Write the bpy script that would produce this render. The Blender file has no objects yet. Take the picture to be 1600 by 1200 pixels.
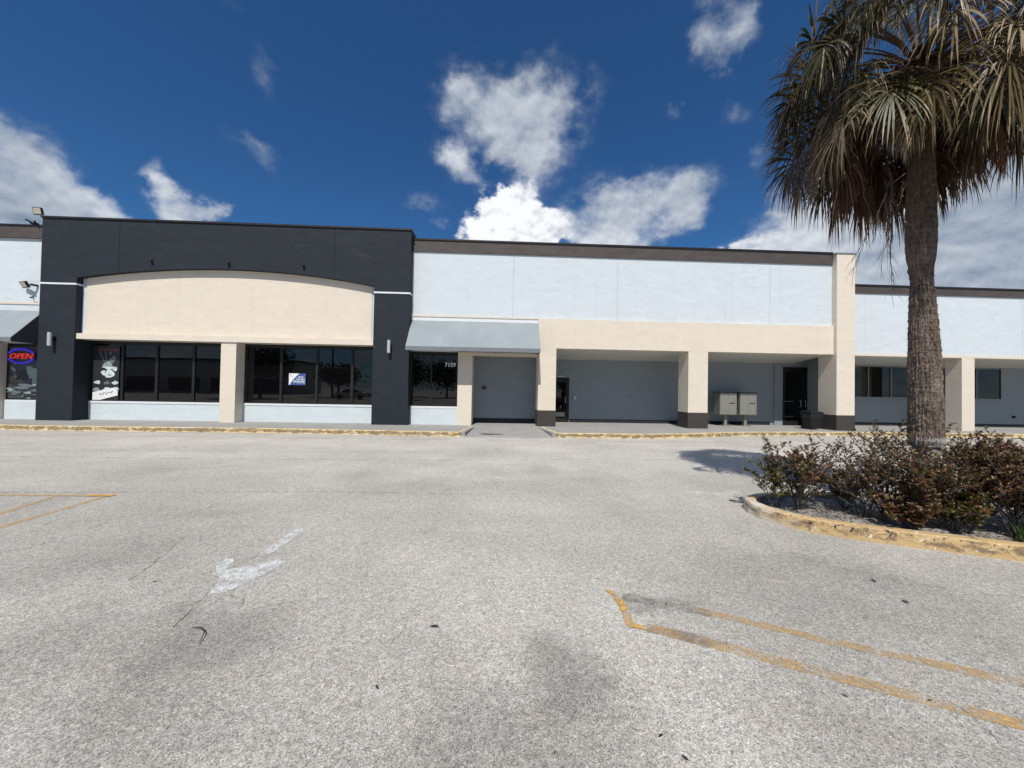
import bpy, math, random
from math import sin, cos, pi, radians, sqrt
from mathutils import Vector, Matrix, noise as mnoise

# ------------------------------------------------------------------ camera, world, sun, exposure
scene = bpy.context.scene
H = 1.6
YAW, PITCH, ROLL = radians(2.5), radians(.93), radians(1.0)
cam_data = bpy.data.cameras.new('camera')
cam_data.sensor_width = 36
cam_data.lens = 600 / 1600 * 36
cam_data.clip_start = .05
cam_data.clip_end = 3000
cam = bpy.data.objects.new('camera', cam_data)
scene.collection.objects.link(cam)
r0 = Vector((cos(YAW), -sin(YAW), 0))
fw = Vector((sin(YAW) * cos(PITCH), cos(YAW) * cos(PITCH), sin(PITCH)))
u0 = r0.cross(fw)
rt = r0 * cos(ROLL) + u0 * sin(ROLL)
up = -r0 * sin(ROLL) + u0 * cos(ROLL)
cam.matrix_world = Matrix(((rt.x, up.x, -fw.x, 0), (rt.y, up.y, -fw.y, 0), (rt.z, up.z, -fw.z, H), (0, 0, 0, 1)))
scene.camera = cam
scene.render.resolution_x = 1024
scene.render.resolution_y = 768

SUN_EL = radians(53.5)
SUN_AZ = radians(9)            # sun stands behind the camera, 9 degrees towards -X
sun_dir = Vector((-sin(SUN_AZ) * cos(SUN_EL), -cos(SUN_AZ) * cos(SUN_EL), sin(SUN_EL)))
ld = bpy.data.lights.new('sun', 'SUN')
ld.energy = 4.2
ld.angle = radians(.5)
ld.color = (1, .95, .87)
lo = bpy.data.objects.new('sun', ld)
lo.rotation_euler = sun_dir.to_track_quat('Z', 'Y').to_euler()
lo.location = (0, -20, 30)
scene.collection.objects.link(lo)

scene.view_settings.view_transform = 'Standard'
scene.view_settings.look = 'None'
scene.view_settings.exposure = .1
scene.view_settings.gamma = 1


class NT:
    """small helper for writing node trees"""
    def __init__(s, tree):
        s.t = tree

    def n(s, kind, **kw):
        nd = s.t.nodes.new('ShaderNode' + kind)
        for k, v in kw.items():
            setattr(nd, k, v)
        return nd

    def put(s, sock, v):
        if v is None:
            return
        if isinstance(v, bpy.types.NodeSocket):
            s.t.links.new(v, sock)
        else:
            sock.default_value = v

    def m(s, op, a, b=None, c=None, clamp=False):
        nd = s.n('Math', operation=op, use_clamp=clamp)
        s.put(nd.inputs[0], a)
        s.put(nd.inputs[1], b)
        s.put(nd.inputs[2], c)
        return nd.outputs[0]

    def vm(s, op, a, b=None):
        nd = s.n('VectorMath', operation=op)
        s.put(nd.inputs[0], a)
        if b is not None:
            s.put(nd.inputs[3] if op == 'SCALE' else nd.inputs[1], b)
        return nd.outputs[1] if op in ('LENGTH', 'DISTANCE', 'DOT_PRODUCT') else nd.outputs[0]

    def noise(s, vec, scale, detail=4, rough=.5, dist=0):
        nd = s.n('TexNoise')
        s.put(nd.inputs['Vector'], vec)
        nd.inputs['Scale'].default_value = scale
        nd.inputs['Detail'].default_value = detail
        nd.inputs['Roughness'].default_value = rough
        nd.inputs['Distortion'].default_value = dist
        return nd.outputs[0]

    def ramp(s, f, stops):
        nd = s.n('ValToRGB')
        s.put(nd.inputs[0], f)
        e = nd.color_ramp.elements
        while len(e) < len(stops):
            e.new(.5)
        for el, (p, c) in zip(e, stops):
            el.position = p
            el.color = (c, c, c, 1) if not isinstance(c, tuple) else c + (1,)
        return nd.outputs[0]

    def rng(s, v, a, b, c=0., d=1., smooth=False):
        nd = s.n('MapRange')
        nd.clamp = True
        if smooth:
            nd.interpolation_type = 'SMOOTHSTEP'
        s.put(nd.inputs[0], v)
        for i, q in enumerate((a, b, c, d)):
            s.put(nd.inputs[i + 1], q)
        return nd.outputs[0]

    def mix(s, f, a, b, mode='MIX'):
        nd = s.n('Mix', data_type='RGBA', blend_type=mode)
        s.put(nd.inputs[0], f)
        for i, v in ((6, a), (7, b)):
            if isinstance(v, tuple) and len(v) == 3:
                v = v + (1,)
            s.put(nd.inputs[i], v)
        return nd.outputs[2]

    def fmix(s, f, a, b):
        nd = s.n('Mix', data_type='FLOAT')
        s.put(nd.inputs[0], f)
        s.put(nd.inputs[2], a)
        s.put(nd.inputs[3], b)
        return nd.outputs[0]

    def scale(s, vec, xyz):
        nd = s.n('Mapping')
        s.put(nd.inputs[0], vec)
        nd.inputs['Scale'].default_value = xyz
        return nd.outputs[0]


# clouds: azimuth, elevation (degrees), half width, half height, tilt, strength, brightness, softness
CLOUDS = [
    (1.0, 34.4, 8.5, 4.6, -8, 1.15, .78), (-6.0, 38.2, 3.6, 2.2, 30, .45, .6), (8.0, 37.6, 6.5, 3.2, 15, .62, .66),
    (-6.4, 30.3, 2.3, 2.0, -30, .85, .95), (-3.4, 28.5, 1.8, 1.2, -30, .4, .7), (1.5, 31.6, 4.0, 1.6, 0, .45, .72),
    (2.0, 22.6, 6.6, 2.9, 0, 1.6, 1.38), (1.6, 26.3, 3.0, 2.0, 0, 1.25, 1.38), (6.8, 23.4, 3.2, 2.1, 0, 1.1, 1.34),
    (19.2, 24.1, 7.6, 4.0, 5, 1.15, .74), (27.2, 24.3, 3.6, 2.9, 0, .75, .72), (16.0, 20.4, 3.2, 1.6, 0, 1.0, 1.15),
    (29.6, 40.4, 2.2, 3.6, 20, .72, .64), (32.6, 39.4, 2.0, 3.4, -10, .68, .66), (25.2, 34.8, 1.4, 1.1, 0, .42, .6),
    (32.2, 32.6, 2.2, 1.6, 0, .22, .55), (35.4, 27.4, 2.0, 1.5, 40, .34, .6), (-11.7, 25.8, 3.0, 1.4, 10, .4, .65),
    (-8.4, 23.4, 2.0, .9, 0, .3, .6), (-31.6, 35.4, 3.0, 2.3, -35, .33, .5), (-35.7, 38.6, 3.4, 1.3, 0, .12, .5),
    (-32.2, 26.3, 3.4, 1.4, -20, .3, .5), (-40.4, 20.6, 1.5, 2.7, 25, .9, .9), (-38.2, 18.8, 1.8, 1.4, 0, .7, .85),
    (-36.0, 19.6, 1.1, 1.0, 0, .55, .8), (-51, 14.2, 8.0, 3.7, -8, 1.5, .58), (-57, 18.2, 5.5, 2.6, -20, 1.1, .58),
    (-49.5, 20.6, 3.6, 1.1, -20, .55, .62), (-46.2, 17.6, 3.4, 1.5, -15, 1.0, 1.0), (-60, 15, 9, 8, 0, 1.4, .6),
    (53, 12.0, 11, 9.5, 0, 1.5, .64), (44, 15.2, 6.0, 4.2, 0, .85, .95), (38.5, 22.0, 4.2, 3.0, 20, .5, .7),
    (33.0, 17.4, 7.0, 1.5, 6, .85, 1.2), (43.5, 21.3, 4.0, 2.4, 0, .55, .95), (38.8, 19.6, 3.0, 1.7, 10, .5, 1.0), (60, 20, 9, 9, 0, 1.2, .62), (47.0, 20.5, 4.5, 3.2, 0, 1.0, .9),
]
world = bpy.data.worlds.new('World')
scene.world = world
world.use_nodes = True
wt = world.node_tree
wt.nodes.clear()
w = NT(wt)
sky = w.n('TexSky', sky_type='NISHITA')
sky.sun_disc = False
sky.sun_elevation = SUN_EL
sky.sun_rotation = radians(180 + 9)
sky.altitude = 0
sky.air_density = 1.0
sky.dust_density = .15
sky.ozone_density = 3.0
tc = w.n('TexCoord')
gen = w.vm('NORMALIZE', tc.outputs['Generated'])
sep = w.n('SeparateXYZ')
w.put(sep.inputs[0], gen)
az = w.m('MULTIPLY', w.m('ARCTAN2', sep.outputs[0], sep.outputs[1]), 180 / pi)
el = w.m('MULTIPLY', w.m('ARCSINE', sep.outputs[2]), 180 / pi)
warp_n = w.n('TexNoise')
w.put(warp_n.inputs['Vector'], gen)
warp_n.inputs['Scale'].default_value = 9
warp_n.inputs['Detail'].default_value = 6
warp_n.inputs['Roughness'].default_value = .62
wv = w.vm('SUBTRACT', warp_n.outputs[1], (.5, .5, .5))
ws = w.n('SeparateXYZ')
w.put(ws.inputs[0], wv)
azw = w.m('ADD', az, w.m('MULTIPLY', ws.outputs[0], 8.))
elw = w.m('ADD', el, w.m('MULTIPLY', ws.outputs[1], 6.))
cov = None
for (ca, ce, ra, re, tilt, st, br) in CLOUDS:
    da = w.m('SUBTRACT', azw, ca)
    de = w.m('SUBTRACT', elw, ce)
    ct, sn = cos(radians(tilt)), sin(radians(tilt))
    a1 = w.m('MULTIPLY', w.m('ADD', w.m('MULTIPLY', da, ct), w.m('MULTIPLY', de, sn)), 1 / ra)
    e1 = w.m('MULTIPLY', w.m('ADD', w.m('MULTIPLY', da, -sn), w.m('MULTIPLY', de, ct)), 1 / re)
    d2 = w.m('ADD', w.m('MULTIPLY', a1, a1), w.m('MULTIPLY', e1, e1))
    g = w.m('MULTIPLY', w.m('EXPONENT', w.m('MULTIPLY', d2, -1.1)), st)
    gb = w.m('MULTIPLY', g, br)
    if cov is None:
        cov, bri = g, gb
    else:
        cov = w.m('ADD', cov, g)
        bri = w.m('ADD', bri, gb)
# scattered clouds over the rest of the sky (behind the camera, seen in the glass)
back = w.rng(sep.outputs[1], .2, -.1, 0, 1)
bk = w.m('MULTIPLY', w.rng(el, 3, 14, 1.1, .0), back)
bk = w.m('MAXIMUM', w.m('MULTIPLY', bk, w.rng(w.noise(w.scale(gen, (1, 1, 5)), 4, 4, .55), .36, .6)), w.m('MULTIPLY', w.rng(w.noise(gen, 3.2, 3, .5), .42, .62, 0, .9), back))
cov = w.m('ADD', cov, bk)
bri = w.m('ADD', bri, w.m('MULTIPLY', bk, .6))
avg_b = w.m('DIVIDE', bri, w.m('ADD', cov, .001))
gs = w.scale(gen, (1, 1, 1.45))
n1 = w.noise(gs, 8.5, 9, .56, .1)
n2 = w.noise(gs, 40, 6, .55)
nn = w.m('ADD', w.m('MULTIPLY', w.m('SUBTRACT', n1, .5), 2.3), w.m('MULTIPLY', w.m('SUBTRACT', n2, .5), .32))
dens_raw = w.m('ADD', cov, w.m('MULTIPLY', nn, w.rng(cov, .02, .35, .0, 1.)))
dens = w.rng(dens_raw, .1, 1.12, 0, .96, True)
sharp = w.rng(avg_b, .95, 1.25, 0, 1)
dens = w.fmix(sharp, dens, w.rng(dens_raw, .3, .62, 0, 1, True))
# billows: difference of the same noise towards the sun side (up)
gs2 = w.vm('ADD', gs, (-.004, 0, .016))
n1b = w.noise(gs2, 8.5, 9, .56, .1)
bill = w.m('MULTIPLY', w.m('SUBTRACT', n1, n1b), w.fmix(sharp, 1.5, 4.2))
thick = w.fmix(sharp, w.rng(dens_raw, .5, 1.7, 1.0, .84), 1.)
cb = w.m('ADD', w.m('MULTIPLY', avg_b, thick), bill)
ccol = w.mix(w.rng(cb, .3, 1.3), (.19, .26, .36), (.95, .97, 1.0))
skc = w.mix(1, sky.outputs[0], (.074, .089, .116), 'MULTIPLY')
# Background strength .1 : colours above are divided by it
bg_sky = w.n('Background')
w.put(bg_sky.inputs[0], w.mix(1, sky.outputs[0], (.33, .68, 1.0), 'MULTIPLY'))
bg_sky.inputs[1].default_value = .077
bg_cl = w.n('Background')
w.put(bg_cl.inputs[0], ccol)
bg_cl.inputs[1].default_value = .95
mx = w.n('MixShader')
w.put(mx.inputs[0], dens)
w.put(mx.inputs[1], bg_sky.outputs[0])
w.put(mx.inputs[2], bg_cl.outputs[0])
wo = w.n('OutputWorld')
w.put(wo.inputs[0], mx.outputs[0])


# ------------------------------------------------------------------ materials
def new_mat(name):
    m = bpy.data.materials.new(name)
    m.use_nodes = True
    t = NT(m.node_tree)
    p = m.node_tree.nodes['Principled BSDF']
    return m, t, p


def objco(t):
    return t.n('TexCoord').outputs['Object']


def bump(t, p, h, strength=.3, dist=.01):
    b = t.n('Bump')
    b.inputs['Strength'].default_value = strength
    b.inputs['Distance'].default_value = dist
    t.put(b.inputs['Height'], h)
    t.put(p.inputs['Normal'], b.outputs[0])


def stucco(name, col, var=.06, blotch=0., rough=.85, trowel=1.):
    m, t, p = new_mat(name)
    o = objco(t)
    big = t.noise(o, .7, 4, .6)
    str_ = t.noise(t.scale(o, (1.0, 1.0, 2.4)), 1.5, 5, .55, .9)
    fine = t.noise(o, 60, 3, .6)
    dark = tuple(c * (1 - var * 2.2) for c in col)
    light = tuple(min(1, c * (1 + var)) for c in col)
    c = t.mix(t.rng(str_, .3, .7), dark, light)
    c = t.mix(t.rng(big, .35, .75, 0, .5), c, col)
    if blotch:
        b2 = t.rng(t.noise(t.scale(o, (1, 1, 2.6)), 1.1, 8, .7, .8), .55, .76)
        c = t.mix(t.m('MULTIPLY', b2, blotch), c, tuple(v * 2.0 + .009 for v in col))
    # rain streaks and grime that run down
    rain = t.rng(t.noise(t.scale(o, (6, 6, .3)), 1.0, 5, .65), .54, .78, 0, .24)
    c = t.mix(rain, c, tuple(v * .72 for v in col))
    t.put(p.inputs['Base Color'], c)
    p.inputs['Roughness'].default_value = rough
    hh = t.m('ADD', t.m('MULTIPLY', str_, 1.0 * trowel), t.m('MULTIPLY', fine, .12))
    bump(t, p, hh, .32, .03)
    return m


def plain(name, col, rough=.5, metal=0., var=.1, scale=6., bs=0.):
    m, t, p = new_mat(name)
    o = objco(t)
    n = t.noise(o, scale, 5, .6)
    c = t.mix(t.rng(n, .3, .7), tuple(v * (1 - var) for v in col), tuple(min(1, v * (1 + var)) for v in col))
    t.put(p.inputs['Base Color'], c)
    p.inputs['Roughness'].default_value = rough
    p.inputs['Metallic'].default_value = metal
    if bs:
        bump(t, p, t.noise(o, scale * 8, 3, .6), bs, .01)
    return m


def emis(name, col, s):
    m, t, p = new_mat(name)
    p.inputs['Base Color'].default_value = tuple(v * .3 for v in col) + (1,)
    p.inputs['Emission Color'].default_value = col + (1,)
    p.inputs['Emission Strength'].default_value = s
    return m


M = {}
M['white'] = stucco('white_stucco', (.60, .655, .685), .03)
M['white_low'] = stucco('white_low_stucco', (.60, .66, .68), .035)
M['beige'] = stucco('beige_stucco', (.70, .625, .52), .03)
M['navy'] = stucco('dark_slate_stucco', (.0078, .0135, .0222), .14, .6, .8)
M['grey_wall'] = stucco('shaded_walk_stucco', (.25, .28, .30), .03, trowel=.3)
M['dark_base'] = stucco('dark_brown_paint', (.05, .042, .037), .1)
M['baseboard'] = stucco('dark_baseboard_paint', (.014, .018, .025), .1)
M['soffit'] = stucco('soffit_plaster', (.50, .50, .47), .03, trowel=.3)
M['trim'] = plain('white_trim_paint', (.70, .725, .735), .6, var=.03)
M['coping'] = stucco('brown_coping_paint', (.072, .059, .053), .14, .12, .7)
M['cap'] = plain('dark_metal_flashing', (.028, .025, .026), .45, .3, .2)
M['frame'] = plain('dark_bronze_frame', (.005, .005, .0055), .6, .0, .2)
M['frame_light'] = plain('weathered_aluminium_frame', (.30, .30, .27), .4, .6, .1)
M['awning'] = None
M['lamp_metal'] = plain('brushed_lamp_metal', (.55, .56, .58), .4, .3, .06)
M['black_metal'] = plain('black_metal', (.015, .015, .017), .4, .3, .2)
M['joint'] = plain('joint_sealant', (.30, .33, .35), .9)
M['joint_dark'] = plain('dark_joint_sealant', (.012, .014, .018), .9)
M['interior'] = plain('dark_interior', (.012, .012, .012), .9)
M['mailbox'] = plain('mailbox_paint', (.23, .23, .20), .5, 0, .06)
M['mail_line'] = plain('mailbox_gap', (.12, .12, .11), .7)
M['black_plastic'] = plain('black_plastic', (.006, .006, .007), .5, 0, .2, bs=.1)
M['bag'] = plain('black_bin_liner', (.010, .010, .012), .2, 0, .2)

# awning canvas
m, t, p = new_mat('grey_awning_canvas')
o = objco(t)
n = t.noise(o, 1.3, 4, .6)
streak = t.rng(t.noise(t.scale(o, (9, .4, .4)), 1, 3, .5), .66, .8, 0, .35)
c = t.mix(t.rng(n, .3, .7), (.225, .262, .285), (.27, .31, .33))
c = t.mix(streak, c, (.38, .41, .43))
t.put(p.inputs['Base Color'], c)
p.inputs['Roughness'].default_value = .7
bump(t, p, t.noise(o, 300, 2, .5), .2, .002)
M['awning'] = m
M['valance'] = plain('grey_awning_valance', (.17, .19, .205), .7, 0, .06)
M['cheek'] = plain('navy_awning_cheek', (.03, .036, .045), .7, 0, .06)

# tinted glass: the panes reflect what really stands behind the camera
m, t, p = new_mat('tinted_shop_glass')
o = objco(t)
p.inputs['Base Color'].default_value = (.003, .003, .0035, 1)
p.inputs['Roughness'].default_value = .012
p.inputs['IOR'].default_value = 1.55
p.inputs['Specular IOR Level'].default_value = .5
bump(t, p, t.noise(o, .9, 2, .5), .05, .02)
M['glass'] = m


def asphalt():
    m, t, p = new_mat('weathered_asphalt')
    o = objco(t)
    vor = t.n('TexVoronoi')
    t.put(vor.inputs['Vector'], o)
    vor.inputs['Scale'].default_value = 170
    sepc = t.n('SeparateColor')
    t.put(sepc.inputs[0], vor.outputs['Color'])
    cell = sepc.outputs[0]
    vor2 = t.n('TexVoronoi')
    t.put(vor2.inputs['Vector'], o)
    vor2.inputs['Scale'].default_value = 48
    sep2 = t.n('SeparateColor')
    t.put(sep2.inputs[0], vor2.outputs['Color'])
    fine = t.noise(o, 190, 3, .6)
    mid = t.noise(o, 22, 4, .65)
    big = t.noise(o, .55, 5, .6, .4)
    wide = t.noise(t.scale(o, (.25, 1.1, 1)), .8, 4, .55)
    # stones: a few dark, most grey, some pale
    stone = t.ramp(cell, [(0, .19), (.12, .26), (.32, .375), (.62, .44), (.86, .51), (1, .68)])
    v = t.m('MULTIPLY', stone, t.rng(fine, .3, .72, .70, 1.24))
    v = t.m('MULTIPLY', v, t.rng(sep2.outputs[0], 0, 1, .84, 1.14))
    v = t.m('MULTIPLY', v, t.rng(mid, .25, .75, .86, 1.12))
    v = t.m('MULTIPLY', v, t.rng(big, .3, .7, .86, 1.12))
    v = t.m('MULTIPLY', v, t.rng(wide, .3, .7, .93, 1.07))
    # worn darker patches where cars stand and drip: x, y, rx, ry, tilt, amount
    wn = t.n('TexNoise')
    t.put(wn.inputs['Vector'], o)
    wn.inputs['Scale'].default_value = 2.3
    wn.inputs['Detail'].default_value = 7
    wn.inputs['Roughness'].default_value = .65
    ow = t.vm('ADD', o, t.vm('SCALE', t.vm('SUBTRACT', wn.outputs[1], (.5, .5, .5)), .9))
    for (x, y, rx, ry, til, am) in [(.30, 1.70, .52, .55, 0, -.20), (-.15, 1.75, .35, .4, 0, -.15), (.42, 2.2, .22, .3, 0, -.25), (.0, 1.9, .12, .5, 0, .12), (-2.9, 2.2, 1.0, .5, 30, -.1), (1.22, 2.92, .32, .11, -25, -.3),
                                    (1.75, 1.65, .7, .35, -25, -.12), (-1.75, 2.5, .5, .35, 30, -.2), (-2.0, 2.85, .3, .16, 20, -.14), (-4.6, 2.8, 1.2, .5, 30, -.08),
                                    (-4.3, 3.9, 2.2, 1.2, 20, -.08), (3.0, 3.1, 1.4, .8, -25, -.17), (-1.6, 2.05, .5, .5, 0, -.12), (-.9, 3.3, 1.2, .9, 0, .08),
                                    (.5, 3.0, .9, .8, 20, .10), (.6, 5.0, 1.6, 1.6, 0, .07), (1.2, 2.1, .45, 1.1, 20, .14), (3.6, 6.1, .45, .12, 0, .3),
                                    (1.0, 7.8, .35, .5, 0, -.1), (0, 10.4, 18, 3.6, 0, .15)]:
        mp = t.n('Mapping', vector_type='TEXTURE')
        t.put(mp.inputs[0], ow)
        mp.inputs['Location'].default_value = (x, y, 0)
        mp.inputs['Rotation'].default_value = (0, 0, radians(til))
        mp.inputs['Scale'].default_value = (rx, ry, 1000)
        d = t.vm('LENGTH', mp.outputs[0])
        v = t.m('MULTIPLY', v, t.rng(d, .45, 1.25, 1 + am, 1, True))
    # sparse oil drips and chewing gum: small spots of their own
    sv = t.n('TexVoronoi')
    t.put(sv.inputs['Vector'], t.vm('ADD', o, t.vm('SCALE', t.vm('SUBTRACT', wn.outputs[1], (.5, .5, .5)), .12)))
    sv.inputs['Scale'].default_value = 2.6
    ss = t.n('SeparateColor')
    t.put(ss.inputs[0], sv.outputs['Color'])
    spot = t.m('MULTIPLY', t.rng(sv.outputs['Distance'], t.m('MULTIPLY', ss.outputs[1], .07), .0, 0, 1, True), t.m('GREATER_THAN', ss.outputs[0], .66))
    v = t.m('MULTIPLY', v, t.m('SUBTRACT', 1, t.m('MULTIPLY', spot, .42)))
    # paler and darker old patches with harder edges
    pt = t.noise(t.scale(o, (.8, .5, 1)), .9, 7, .68, .5)
    v = t.m('MULTIPLY', v, t.rng(pt, .55, .60, 1, .93))
    v = t.m('MULTIPLY', v, .965)
    c = t.n('CombineColor')
    hue = t.noise(o, 3, 4, .6)
    t.put(c.inputs[0], t.m('MULTIPLY', v, t.rng(hue, .3, .7, 1.10, 1.17)))
    t.put(c.inputs[1], t.m('MULTIPLY', v, 1.075))
    t.put(c.inputs[2], t.m('MULTIPLY', v, .97))
    t.put(p.inputs['Base Color'], c.outputs[0])
    p.inputs['Roughness'].default_value = .82
    p.inputs['Specular IOR Level'].default_value = .35
    bump(t, p, t.m('ADD', t.m('MULTIPLY', cell, .5), fine), .55, .004)
    return m


M['asphalt'] = asphalt()


def worn_paint(name, col, cover=.5, edge=.12, nsc=9.):
    """paint on asphalt: flakes off with a fixed pattern of its own"""
    m, t, p = new_mat(name)
    o = objco(t)
    n = t.noise(o, nsc, 6, .7)
    n2 = t.noise(o, 120, 3, .65)
    k = t.m('ADD', n, t.m('MULTIPLY', t.m('SUBTRACT', n2, .5), .9))
    a = t.rng(k, 1 - cover - edge, 1 - cover + edge)
    t.put(p.inputs['Base Color'], t.mix(t.rng(t.noise(o, 60, 3, .6), .3, .7), tuple(v * .72 for v in col), col))
    p.inputs['Roughness'].default_value = .7
    t.put(p.inputs['Alpha'], a)
    return m


M['y_faint'] = worn_paint('faded_yellow_stripe_paint', (.66, .43, .18), .46, .18, 8)
M['y_strong'] = worn_paint('yellow_stripe_paint', (.77, .43, .11), .55, .10, 16)
M['w_paint'] = worn_paint('worn_white_arrow_paint', (.76, .77, .75), .55, .13, 10)
M['crack'] = worn_paint('dark_crack', (.14, .13, .12), .45, .16, 6)
M['crack_pale'] = worn_paint('pale_sealed_crack', (.50, .48, .44), .55, .2, 9)
M['seam'] = worn_paint('asphalt_seam', (.13, .12, .11), .46, .2, 3)
M['tyre'] = worn_paint('brown_rubbed_paint', (.27, .225, .18), .33, .25, 5)

# concrete pavement
m, t, p = new_mat('grey_concrete_pavement')
o = objco(t)
n = t.noise(o, 1.2, 6, .65)
n2 = t.noise(o, 70, 3, .6)
st = t.rng(t.noise(t.scale(o, (.6, 2, 1)), 1.5, 5, .6), .5, .8, 0, .3)
c = t.mix(t.rng(n, .3, .7), (.25, .25, .235), (.33, .325, .305))
c = t.mix(st, c, (.20, .20, .19))
c = t.mix(t.rng(n2, .3, .7, 0, .3), c, (.40, .39, .37))
# saw-cut joints every 1.5 m
sp = t.n('SeparateXYZ')
t.put(sp.inputs[0], o)
fx = t.m('ABSOLUTE', t.m('SUBTRACT', t.m('FRACT', t.m('MULTIPLY', sp.outputs[0], 1 / 1.5)), .5))
c = t.mix(t.rng(fx, .006, .0, 0, .6), c, (.10, .10, .095))
t.put(p.inputs['Base Color'], c)
p.inputs['Roughness'].default_value = .85
bump(t, p, n2, .3, .004)
M['concrete'] = m


def kerb_paint(name, yel, bare, dirt, cov, facedirt, dirt2, nose=False):
    m, t, p = new_mat(name)
    o = objco(t)
    n = t.noise(t.scale(o, (1, 1, 2)), 4.5, 8, .72, .5)
    n2 = t.noise(t.scale(o, (1, 1, 3.)), 2.2, 7, .68, .3)
    n3 = t.noise(o, 60, 3, .6)
    yy = t.mix(t.rng(n3, .3, .7), tuple(v * .8 for v in yel), yel)
    c = t.mix(t.rng(n2, .5, .68), yy, bare)
    spz = t.n('SeparateXYZ')
    t.put(spz.inputs[0], o)
    face = t.rng(spz.outputs[2], .132, .146, facedirt, 0)     # the vertical face is scraped by tyres, the top keeps its paint
    low = t.rng(spz.outputs[2], .02, .05, -.10, 0)
    kk = t.m('ADD', n, t.m('ADD', face, t.m('MULTIPLY', low, t.m('GREATER_THAN', face, .0))))
    c = t.mix(t.rng(kk, 1 - cov, 1 - cov + .09), c, t.mix(t.rng(n3, .3, .7), dirt, dirt2))
    crk = t.n('TexVoronoi', feature='DISTANCE_TO_EDGE')
    t.put(crk.inputs['Vector'], t.scale(o, (1, 1, 1.6)))
    crk.inputs['Scale'].default_value = 3.4
    c = t.mix(t.rng(crk.outputs['Distance'], .0, .012, .75, 0), c, (.06, .045, .03))
    if nose:
        dn = t.vm('DISTANCE', o, (3.55, 5.15, .1))
        c = t.mix(t.m('MULTIPLY', t.rng(dn, .25, .75, 1, 0), t.rng(n2, .4, .55)), c, (.66, .62, .55))
    c = t.mix(t.rng(t.noise(o, 16, 5, .7), .60, .68), c, (.72, .68, .58))
    t.put(p.inputs['Base Color'], c)
    p.inputs['Roughness'].default_value = .8
    bump(t, p, t.m('ADD', n, t.m('MULTIPLY', n3, .3)), .6, .02)
    return m


M['kerb_far'] = kerb_paint('flaking_yellow_kerb_paint', (.74, .56, .26), (.70, .64, .50), (.12, .08, .045),   .45, .15, (.34, .26, .14))
M['kerb_near'] = kerb_paint('worn_yellow_kerb_paint', (.57, .40, .19), (.46, .32, .17), (.12, .085, .055),   .39, .14, (.33, .225, .125), True)

m, t, p = new_mat('sandy_soil')
o = objco(t)
n = t.noise(o, 5, 7, .7)
n2 = t.noise(o, 60, 4, .7)
c = t.mix(t.rng(n2, .35, .65), (.26, .245, .22), (.52, .50, .46))
c = t.mix(t.rng(n, .46, .62, 0, .8), c, (.10, .085, .068))  # dark noise patches put shade into the soil colour
t.put(p.inputs['Base Color'], c)
p.inputs['Roughness'].default_value = .95
bump(t, p, t.m('ADD', n2, n), .8, .03)
M['soil'] = m


def bark():
    m, t, p = new_mat('palm_trunk_bark')
    o = objco(t)
    sp = t.n('SeparateXYZ')
    t.put(sp.inputs[0], o)
    z = sp.outputs[2]
    v = t.noise(t.scale(o, (30, 30, 5)), 1, 6, .7, .3)
    h = t.noise(t.scale(o, (5, 5, 38)), 1, 5, .65, .3)
    pat = t.noise(o, 3.2, 5, .6)
    k = t.m('ADD', t.m('MULTIPLY', v, .6), t.m('MULTIPLY', h, .4))
    c = t.mix(t.rng(k, .38, .62), (.045, .030, .022), (.27, .205, .16))
    c = t.mix(t.rng(pat, .55, .72, 0, .55), c, (.38, .33, .28))
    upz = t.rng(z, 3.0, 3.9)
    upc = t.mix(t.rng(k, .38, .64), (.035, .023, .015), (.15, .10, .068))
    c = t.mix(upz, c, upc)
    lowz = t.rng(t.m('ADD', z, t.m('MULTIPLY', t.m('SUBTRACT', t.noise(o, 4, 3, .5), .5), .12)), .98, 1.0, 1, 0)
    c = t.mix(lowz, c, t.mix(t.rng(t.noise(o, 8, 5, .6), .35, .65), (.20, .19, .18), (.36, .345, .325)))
    t.put(p.inputs['Base Color'], c)
    p.inputs['Roughness'].default_value = .92
    bump(t, p, k, .9, .03)
    return m


M['bark'] = bark()


def leafmat(name, col, trans=.25, rough=.45, var=.25):
    m = bpy.data.materials.new(name)
    m.use_nodes = True
    t = NT(m.node_tree)
    p = m.node_tree.nodes['Principled BSDF']
    o = objco(t)
    n = t.noise(o, 7, 4, .6)
    c = t.mix(t.rng(n, .3, .7), tuple(v * (1 - var) for v in col), tuple(min(1, v * (1 + var)) for v in col))
    t.put(p.inputs['Base Color'], c)
    p.inputs['Roughness'].default_value = rough
    p.inputs['Specular IOR Level'].default_value = .32
    tr = t.n('BsdfTranslucent')
    t.put(tr.inputs[0], c)
    ms = t.n('MixShader')
    ms.inputs[0].default_value = trans
    t.put(ms.inputs[1], p.outputs[0])
    t.put(ms.inputs[2], tr.outputs[0])
    out = [x for x in m.node_tree.nodes if x.type == 'OUTPUT_MATERIAL'][0]
    t.put(out.inputs[0], ms.outputs[0])
    return m


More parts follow.
